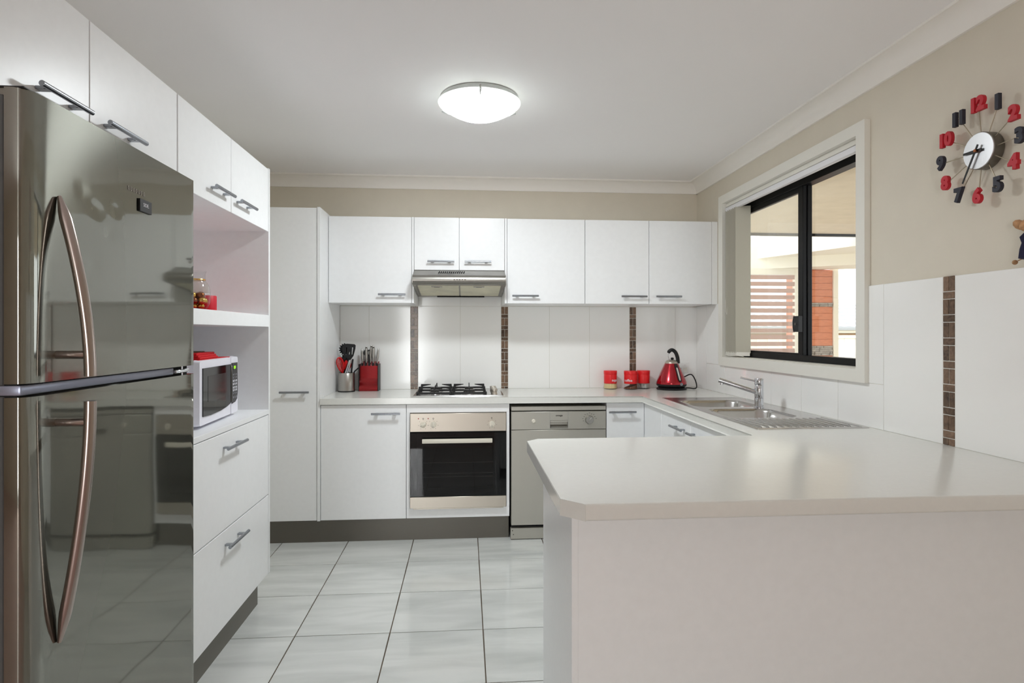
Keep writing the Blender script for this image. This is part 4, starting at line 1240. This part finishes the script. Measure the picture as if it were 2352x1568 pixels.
obj('plug', bx(1.540, 1.572, YW - 0.040, YW - 0.0086, 1.016, 1.046, 0.006, 2), 'black_plastic', po)

# knife block and its knives
kb = thing('knife_block', 'metallic red knife block with a curved front foot', 'knife block', (-0.669, 4.20, TW))
prof = [(4.165, 0.0), (4.160, 0.006), (4.159, 0.020), (4.164, 0.031), (4.176, 0.042), (4.190, 0.053), (4.199, 0.068), (4.202, 0.090), (4.202, 0.174), (4.262, 0.200), (4.262, 0.0)]
b = prism(B(), [(y, TW + z) for y, z in prof], 'x', -0.730, -0.606); obj('shell', b, 'red_block', kb, smooth=50)
for x0, x1 in ((-0.7355, -0.7298), (-0.6062, -0.6005)):
    obj('side_rail', bx(x0, x1, 4.162, 4.268, TW, TW + 0.186, 0.001), 'black_plastic', kb)
for x in (-0.718, -0.694, -0.669, -0.644, -0.620):
    obj('slot_notch', bx(x - 0.006, x + 0.006, 4.2005, 4.236, TW + 0.172, TW + 0.192, 0.001), 'black_plastic', kb)
def knife(x, y, top, lean, wid, label, ring=True):
    k = thing('kitchen_knife', label, 'knife', (x, y, TW + 0.16), 'knives in the red block')
    y += 0.020
    base = Vector((x, y, TW + 0.150)); tip = Vector((x + lean, y + 0.012, top))
    pts = [base.lerp(tip, t) for t in (0.0, 0.25, 0.36, 0.55, 0.78, 0.92, 1.0)]
    b = B(); tube(b, pts, [wid * 0.35, wid * 0.35, wid * 0.55, wid * 0.95, wid * 0.9, wid * 0.7, wid * 0.35], 14)
    obj('handle', b, 'steel', k)
    if ring:
        q = base.lerp(tip, 0.93); b = B(); cyl(b, q + Vector((0, -wid * 0.95, 0)), q + Vector((0, -wid * 0.6, 0)), wid * 0.4, 12); obj('hanging_hole', b, 'print_dark', k)
    return k
knife(-0.716, 4.200, 1.192, -0.008, 0.0105, 'steel-handled knife leaning out at the crock end of the block', False)
knife(-0.692, 4.204, 1.208, -0.002, 0.0120, 'steel-handled knife with a ringed end, second from the crock')
knife(-0.668, 4.214, 1.216, 0.008, 0.0115, 'tallest steel-handled knife in the middle of the block')
knife(-0.644, 4.204, 1.210, 0.000, 0.0125, 'broad steel-handled knife, second from the cooktop side of the block')
knife(-0.620, 4.200, 1.193, 0.010, 0.0095, 'slim steel-handled knife leaning out at the cooktop end of the block', False)
def scissors():
    k = thing('kitchen_scissors', 'black-handled kitchen scissors standing in the knife block', 'scissors', (-0.685, 4.235, TW + 0.16))
    for x, a in ((-0.700, 0.0), (-0.676, 0.4)):
        b = B(); cyl(b, (x, 4.236, TW + 0.15), (x, 4.240, TW + 0.245), 0.006, 8)
        pts = [(x + 0.010 * cos(t), 4.240, TW + 0.262 + 0.018 * sin(t)) for t in [2 * pi * q / 18 for q in range(18)]]
        tube(b, pts, 0.0042, 8, closed=True); obj('handle_loop', b, 'black_plastic', k)
scissors()

# crock with utensils
ck = thing('utensil_crock', 'brushed steel utensil crock in the bench corner by the pantry', 'crock', (-0.815, 4.150, TW))
uc = (-0.813, 4.150, TW)
b = B(); lathe(b, [(0.053, 0.0), (0.056, 0.003), (0.056, 0.127), (0.0545, 0.129), (0.0535, 0.126), (0.0535, 0.006), (0.01, 0.005)], uc, 44); obj('body', b, 'steel', ck)
b = B(); lathe(b, [(0.0566, 0.0), (0.0568, 0.004), (0.0563, 0.008)], uc, 44, 'z', False, False); obj('base_ring', b, 'iron_black', ck)
UT = TW + 0.006
def uten(nm, label, base): return thing(nm, label, 'utensil', (uc[0] + base[0], uc[1] + base[1], UT), 'utensils in the steel crock')
# slotted turner
u = uten('slotted_turner', 'black slotted turner standing tallest in the steel crock', (0.005, 0.02))
p0 = Vector((uc[0] + 0.004, uc[1] + 0.024, UT)); p1 = Vector((uc[0] + 0.010, uc[1] + 0.005, TW + 0.225))
b = B(); tube(b, [p0, p0.lerp(p1, 0.5), p0.lerp(p1, 0.9), p1], [0.006, 0.007, 0.008, 0.012], 10); obj('handle', b, 'black_plastic', u)
bl_out = [(-0.012, 0.0), (0.014, 0.0), (0.034, 0.028), (0.046, 0.075), (0.048, 0.100), (0.040, 0.108), (-0.010, 0.112), (-0.034, 0.108), (-0.040, 0.060), (-0.030, 0.025)]
pc = Vector((p1.x + 0.002, p1.y - 0.004, TW + 0.215))
b = B(); rings = []
for yy in (-0.0018, 0.0018): rings.append([(pc.x + x, pc.y + yy + 0.10 * z, pc.z + z) for x, z in bl_out])
loft(b, rings); hd = obj('blade', b, 'black_plastic', u, smooth=0)
boolean_cut(hd, [prism(B(), [(pc.x + q + 0.10 * 0.04, pc.z + 0.038), (pc.x + q + 0.008, pc.z + 0.038), (pc.x + q + 0.013, pc.z + 0.085), (pc.x + q + 0.006, pc.z + 0.088)], 'y', pc.y - 0.05, pc.y + 0.05) for q in (-0.022, 0.0, 0.018)])
# pasta server
u = uten('pasta_server', 'black toothed pasta server behind the turner', (-0.02, 0.03))
p0 = Vector((uc[0] - 0.012, uc[1] + 0.03, UT)); p1 = Vector((uc[0] - 0.028, uc[1] + 0.034, TW + 0.25))
b = B(); tube(b, [p0, p1], [0.006, 0.008], 10); obj('handle', b, 'black_plastic', u)
b = B(); st = 0; bmesh.ops.create_uvsphere(b, u_segments=20, v_segments=12, radius=0.036, matrix=Matrix.Translation((p1.x + 0.012, p1.y + 0.006, TW + 0.288)) @ Matrix.Scale(0.45, 4, (0, 1, 0)))
for k in range(7):
    a = radians(95 + 24 * k); q = Vector((p1.x + 0.012 + 0.034 * cos(a), p1.y + 0.002, TW + 0.288 + 0.036 * sin(a)))
    cyl(b, q, q + Vector((0.003 * cos(a), -0.012, 0.003 * sin(a))), 0.0052, 8, 0.004)
obj('toothed_bowl', b, 'black_plastic', u)
# ladle
u = uten('soup_ladle', 'black ladle with its bowl turned to the pantry side', (-0.03, 0.01))
p0 = Vector((uc[0] - 0.005, uc[1] + 0.0, UT)); p1 = Vector((uc[0] - 0.036, uc[1] + 0.008, TW + 0.215))
b = B(); tube(b, [p0, p1], [0.005, 0.006], 10); obj('handle', b, 'black_plastic', u)
b = B(); lathe(b, [(0.030, 0.012), (0.029, 0.000), (0.020, -0.010), (0.008, -0.014)], (p1.x + 0.012, p1.y + 0.004, TW + 0.222), 22); obj('bowl', b, 'black_plastic', u)
# whisk
u = uten('whisk', 'red silicone balloon whisk leaning out of the steel crock', (-0.02, -0.02))
p0 = Vector((uc[0] + 0.012, uc[1] - 0.010, UT)); p1 = Vector((uc[0] - 0.022, uc[1] - 0.026, TW + 0.130)); ax = (Vector((uc[0] - 0.046, uc[1] - 0.030, TW + 0.235)) - p1)
b = B(); tube(b, [p0, p1], [0.006, 0.007], 10); obj('handle', b, 'red_silicone', u)
side = Vector((0, 0, 1)).cross(ax).normalized(); side2 = ax.cross(side).normalized()
for k in range(7):
    a = pi * k / 7; dr_ = side * cos(a) + side2 * sin(a)
    pts = []
    for j in range(25):
        t = 2 * pi * j / 24; w = 0.030 * sin(t) * (0.55 + 0.45 * (1 - cos(t)) / 2); h = (1 - cos(t)) / 2
        pts.append(p1 + ax * h + dr_ * w)
    b = B(); tube(b, pts[:-1], 0.0017, 6, closed=True); obj('wire', b, 'red_silicone', u)
# red spoon
u = uten('silicone_spoon', 'red silicone spoon half hidden behind the whisk', (0.01, 0.0))
p0 = Vector((uc[0] - 0.01, uc[1] + 0.004, UT)); p1 = Vector((uc[0] + 0.004, uc[1] + 0.004, TW + 0.150))
b = B(); tube(b, [p0, p1], 0.005, 10); obj('handle', b, 'red_silicone', u)
b = B(); bmesh.ops.create_uvsphere(b, u_segments=18, v_segments=12, radius=1.0, matrix=Matrix.Translation((p1.x + 0.002, p1.y, TW + 0.182)) @ Matrix.Rotation(0.15, 4, 'Y') @ Matrix.Diagonal((0.026, 0.007, 0.040, 1))); obj('bowl', b, 'red_silicone', u)
# tongs
u = uten('kitchen_tongs', 'steel tongs with black edges leaning in the crock', (0.03, -0.02))
for q, m in ((0.0, 'chrome'), (0.012, 'chrome')):
    pts = [(uc[0] - 0.012 + q, uc[1] - 0.034, TW + 0.09), (uc[0] + 0.012 + q, uc[1] - 0.030, TW + 0.165), (uc[0] + 0.026 + q * 0.6, uc[1] - 0.022, TW + 0.216)]
    b = B(); tube(b, spline(pts, 5), 0.0055, 8); ar = obj('arm', b, m, u)
    pts = [(x - 0.006, y - 0.001, z) for x, y, z in pts]
    b = B(); tube(b, spline(pts, 5), 0.0032, 6); obj('arm_edge', b, 'black_plastic', ar)
u = uten('masher', 'black-handled utensil at the knife-block side of the crock', (0.04, 0.0))
b = B(); tube(b, [(uc[0] + 0.030, uc[1] - 0.012, UT + 0.02), (uc[0] + 0.036, uc[1] - 0.014, TW + 0.14), (uc[0] + 0.044, uc[1] - 0.010, TW + 0.222)], [0.005, 0.006, 0.006], 10); obj('handle', b, 'black_plastic', u)
b = B(); tube(b, [(uc[0] + 0.030, uc[1] + 0.02, TW + 0.10), (uc[0] + 0.050, uc[1] + 0.03, TW + 0.137), (uc[0] + 0.085, uc[1] + 0.045, TW + 0.170)], [0.004, 0.005, 0.004], 8)
u2_ = uten('peeler', 'thin black utensil handle tilted towards the knife block', (0.03, 0.02)); obj('handle', b, 'black_plastic', u2_)

# ------------------------------------------------------------------ wall clock
ckx = PR
ck2 = thing('wall_clock', 'large wall clock with red and black numerals on metal spokes', 'clock', (PR, 1.826, 1.893))
cy, cz = 1.826, 1.893
b = B(); lathe(b, [(0.056, -0.001), (0.060, -0.003), (0.060, -0.036), (0.058, -0.038)], (PR, cy, cz), 48, 'x'); obj('case', b, 'clock_side', ck2)
b = B(); lathe(b, [(0.0585, -0.0375), (0.0575, -0.0395), (0.01, -0.0395)], (PR, cy, cz), 48, 'x'); obj('dial', b, 'clock_face', ck2)
for n in range(1, 13):
    a = radians(30 * n); dy, dz = -sin(a), cos(a)
    Rn = 0.150
    b = B(); cyl(b, (PR - 0.028, cy + dy * 0.057, cz + dz * 0.057), (PR - 0.038, cy + dy * (Rn + 0.005), cz + dz * (Rn + 0.005)), 0.0016, 8); obj('spoke', b, 'clock_spoke', ck2)
    t = text_mesh(str(n), 0.060, 0.0055, 0.0030, bevel=0.0012, res=4)
    for v in t.verts: v.co.x *= 0.95
    place(t, (PR - 0.040, cy + dy * Rn, cz + dz * Rn), (0, -1, 0), (0, 0, 1))
    obj('numeral', t, 'clock_red' if n % 2 == 0 else 'clock_black', ck2)
def hand(ang, L, w, x):
    b = B(); d_ = Vector((0, -sin(ang), cos(ang))); n_ = Vector((0, d_.z, -d_.y)); o_ = Vector((x, cy, cz))
    pts = [o_ - d_ * 0.020 - n_ * w * 0.5, o_ - n_ * w * 0.55, o_ + d_ * L - n_ * w * 0.4, o_ + d_ * L + n_ * w * 0.4, o_ + n_ * w * 0.55, o_ - d_ * 0.020 + n_ * w * 0.5]
    loft(b, [pts, [p + Vector((-0.0015, 0, 0)) for p in pts]]); return obj('hand', b, 'iron_black', ck2)
hand(radians(272), 0.052, 0.009, PR - 0.044); hand(radians(208), 0.108, 0.007, PR - 0.048)
b = B(); cyl(b, (PR - 0.039, cy, cz), (PR - 0.052, cy, cz), 0.005, 14); obj('hub', b, 'bronze', ck2)

# little doll ornament hanging at the edge of the tiles
dl_ = thing('doll_ornament', 'small rag-doll ornament with straw hair and navy dress above the tile edge', 'ornament', (PR - 0.02, 1.672, 1.50))
dc = (PR - 0.022, 1.672)
b = B(); lathe(b, [(0.010, 1.520), (0.021, 1.524), (0.018, 1.552), (0.013, 1.570), (0.018, 1.588), (0.008, 1.600)], (dc[0], dc[1], 0), 20); obj('dress', b, 'navy_cloth', dl_)
b = B(); bmesh.ops.create_uvsphere(b, u_segments=18, v_segments=12, radius=0.019, matrix=Matrix.Translation((dc[0], dc[1], 1.622))); obj('head', b, 'raffia', dl_)
b = B()
for s in (1, -1):
    bmesh.ops.create_icosphere(b, subdivisions=2, radius=1.0, matrix=Matrix.Translation((dc[0], dc[1] + s * 0.024, 1.628)) @ Matrix.Rotation(s * 0.6, 4, 'X') @ Matrix.Diagonal((0.014, 0.023, 0.014, 1)))
obj('hair', b, 'raffia', dl_)
for s in (1, -1):
    b = B(); cyl(b, (dc[0], dc[1] + s * 0.012, 1.524), (dc[0] - 0.004, dc[1] + s * 0.034, 1.516), 0.0016, 8)
    obj('leg', b, 'wood_ball', dl_)
for s in (1, -1):
    b = B(); bmesh.ops.create_uvsphere(b, u_segments=14, v_segments=10, radius=0.0075, matrix=Matrix.Translation((dc[0] - 0.004, dc[1] + s * 0.036, 1.5145)))
    obj('shoe', b, 'wood_ball', dl_)
b = B(); cyl(b, (dc[0], dc[1], 1.638), (PR, dc[1], 1.662), 0.001, 6); obj('hanging_thread', b, 'wood_ball', dl_)

# ------------------------------------------------------------------ outside the window
def unproj_z(px, py, z):
    k = (px - 1176) / F_PX; v = -(py - HORIZON) / F_PX; c, s = cos(YAW), sin(YAW)
    t = (z - CAM_H) / v
    return Vector((t * (k * c + s), t * (c - k * s), z))
GZ = -0.15
tag(obj('patio_ground', bx(PR + 0.17, 40, -6, 45, GZ - 0.1, GZ), 'ground_out', loc=(6, 6, GZ)), 'pale concrete yard outside the window', 'ground')
tag(obj('patio_soffit', bx(PR + 0.17, 7.5, 0.0, 6.42, 2.42, 2.50), 'patio_soffit', loc=(4, 4, 2.42)), 'beige textured patio ceiling outside the window', 'ceiling')
tag(obj('soffit_trim', bx(PR + 0.17, 7.5, 6.42, 6.46, 2.392, 2.47), 'window_black', loc=(4, 6.44, 2.4)), 'thin dark trim along the edge of the patio ceiling', 'trim')
def beam(nm, label, near, far, z, h):
    q = [unproj_z(*p, z) for p in near] + [unproj_z(*p, z) for p in far][::-1]
    # carry the beam on past both ends of the opening
    d0 = (q[1] - q[0]); d1 = (q[2] - q[3])
    q = [q[0] - d0 * 0.6, q[1] + d0 * 0.9, q[2] + d1 * 0.9, q[3] - d1 * 0.6]
    b = B(); loft(b, [[tuple(p) for p in q], [(p.x, p.y, p.z + h) for p in q]])
    c_ = sum(q, Vector()) / 4
    tag(obj(nm, b, 'patio_cream', loc=c_, smooth=0), label, 'beam')
beam('patio_beam', 'cream patio beam just beyond the dark soffit trim', [(1741, 594), (1976, 563)], [(1741, 611), (1976, 588)], 2.30, 0.30)
beam('patio_beam', 'lower cream beam resting over the timber-clad pier', [(1741, 618), (1976, 607)], [(1741, 623), (1976, 617)], 2.16, 0.30)

pc_ = unproj_z(1868, 622, 2.14)
pier = thing('clad_pier', 'orange timber-clad pier with two grey stacked-stone bands outside', 'pier', (pc_.x, pc_.y, GZ))
PD = pc_.y
px0 = pc_.x - 0.13; px1 = pc_.x + 0.27
obj('core', bx(px0 + 0.02, px1 - 0.02, PD + 0.02, PD + 0.48, GZ, 2.16), 'timber_board', pier)
z = 2.15; k = 0
while z > GZ + 0.05:
    stone = 1.68 < z <= 1.78 or 1.02 < z <= 1.17
    h = 0.088 if not stone else 0.026
    if stone:
        x = px0
        while x < px1 - 0.02:
            w = min(random.uniform(0.10, 0.22), px1 - x)
            o_ = random.uniform(0, 0.02)
            obj('stone', bx(x, x + w - 0.004, PD - 0.005 - o_, PD + 0.05, z - h + 0.002, z, 0.003), 'stack_stone', pier); x += w
    else:
        obj('board', bx(px0, px1, PD, PD + 0.022, z - h + 0.003, z, 0.002), 'timber_board', pier)
    z -= h; k += 1
po_ = bx(px1 + 0.005, px1 + 0.075, PD - 0.02, PD + 0.07, GZ, 2.17, 0.003)
tag(obj('patio_post', po_, 'patio_cream', loc=(px1 + 0.04, PD, GZ)), 'slim cream post against the timber-clad pier', 'post')

sc0, sc1 = unproj_z(1700, 622, 2.13), unproj_z(1829, 622, 2.13)
SYY = (sc0.y + sc1.y) / 2
scr = thing('slat_screen', 'brown horizontal slat screen closing the side of the patio', 'screen', ((sc0.x + sc1.x) / 2, SYY, GZ))
def xs_at(px, Y): 
    k = (px - 1176) / F_PX; c, s = cos(YAW), sin(YAW); return Y * (k * c + s) / (c - k * s)
sx0, sx1 = xs_at(1690, SYY), xs_at(1826, SYY)
z = 2.075
pitch = 0.0975 * (SYY * 0.998) / 8.0 * 0.955
while z > GZ + 0.1:
    obj('slat', bx(sx0, sx1, SYY, SYY + 0.02, z - pitch * 0.62, z, 0.002), 'slat_brown', scr); z -= pitch
b = B(); box(b, sx1 - 0.005, sx1 + 0.075, SYY - 0.02, SYY + 0.05, GZ, 2.16); box(b, sx0 - 0.07, sx0, SYY - 0.02, SYY + 0.05, GZ, 2.16); box(b, sx0, sx1, SYY - 0.01, SYY + 0.04, 2.08, 2.16)
obj('screen_frame', b, 'patio_cream', scr)

# neighbour: fence, then a tiled roof
FY = 11.5
fe = thing('boundary_fence', 'cream sheet-metal boundary fence with a tan capping rail', 'fence', (xs_at(1900, FY), FY, GZ))
x = xs_at(1690, FY)
while x < xs_at(2080, FY):
    obj('fence_sheet', bx(x, x + 0.20, FY, FY + 0.02, GZ, 1.205, 0.004), 'fence_cream', fe)
    obj('fence_rib', bx(x + 0.195, x + 0.235, FY - 0.02, FY + 0.02, GZ, 1.205, 0.006), 'fence_cream', fe); x += 0.23
obj('capping', bx(xs_at(1690, FY), xs_at(2085, FY), FY - 0.03, FY + 0.05, 1.205, 1.265), 'fence_cream', fe)
NY = 20.0
nh = thing('neighbour_house', 'neighbouring house with pale tiled roof beyond the fence', 'house', (xs_at(1880, NY), NY + 3, GZ))
nx0, nx1 = xs_at(1700, NY), xs_at(2120, NY)
def zat(py, Y, px=1940):
    k = (px - 1176) / F_PX; c, s = cos(YAW), sin(YAW); X = Y * (k * c + s) / (c - k * s); return CAM_H - (py - HORIZON) / F_PX * (X * s + Y * c)
ze = zat(751, NY)
obj('wall', bx(nx0 + 0.3, nx1 - 0.3, NY + 0.5, NY + 5, GZ, ze - 0.05), 'fence_cream', nh)
obj('fascia', bx(nx0, nx1, NY + 0.02, NY + 0.06, ze - 0.20, ze - 0.07), 'patio_cream', nh)
obj('gutter', bx(nx0, nx1, NY - 0.10, NY + 0.02, ze - 0.11, ze - 0.01, 0.01), 'gutter_grey', nh)
obj('wall_band', bx(nx0 + 0.3, nx1 - 0.3, NY + 0.46, NY + 0.5, ze - 0.32, ze - 0.22), 'fence_capping', nh)
roof = obj('roof', loft(B(), [[(nx0, NY, ze - 0.02), (nx1, NY, ze - 0.02), (nx1 - 2, NY + 4.2, ze + 1.60), (nx0 + 2, NY + 4.2, ze + 1.60)],
                              [(nx0, NY, ze - 0.06), (nx1, NY, ze - 0.06), (nx1 - 2, NY + 4.2, ze + 1.50), (nx0 + 2, NY + 4.2, ze + 1.50)]]), 'roof_grey', nh, smooth=0)
sl = math.atan2(1.62, 4.2)
tw_, tl_ = 0.34, 0.40
b = B(); prof = [(tw_ * q / 6, 0.028 * sin(pi * q / 6) ** 2) for q in range(7)]
loft(b, [[(x, 0, h + 0.04) for x, h in prof] + [(tw_, 0, 0), (0, 0, 0)], [(x, tl_ + 0.03, h + 0.004) for x, h in prof] + [(tw_, tl_ + 0.03, -0.006), (0, tl_ + 0.03, -0.006)]])
bmesh.ops.recalc_face_normals(b, faces=b.faces)
tme = bpy.data.meshes.new('roof_tile'); b.to_mesh(tme); b.free(); tme.materials.append(MATS['roof_grey'])
org = Vector(nh.location)
for row in range(9):
    n = int((nx1 - nx0) / tw_)
    for k in range(n):
        x = nx0 + k * tw_ + (tw_ / 2 if row % 2 else 0)
        dy = row * tl_ * cos(sl); dz = row * tl_ * sin(sl)
        if x < nx0 + dy * 0.476 or x > nx1 - dy * 0.476: continue
        pxx = x
        if not (xs_at(1735, NY + dy) - 0.4 < x < xs_at(1835, NY + dy) or xs_at(1905, NY + dy) < x < xs_at(1995, NY + dy)): continue
        o = bpy.data.objects.new('roof_tile', tme); COL.objects.link(o); o.parent = roof
        o.location = Vector((x, NY - 0.05 + dy, ze - 0.02 + dz)) - org; o.rotation_euler = (sl, 0, 0)
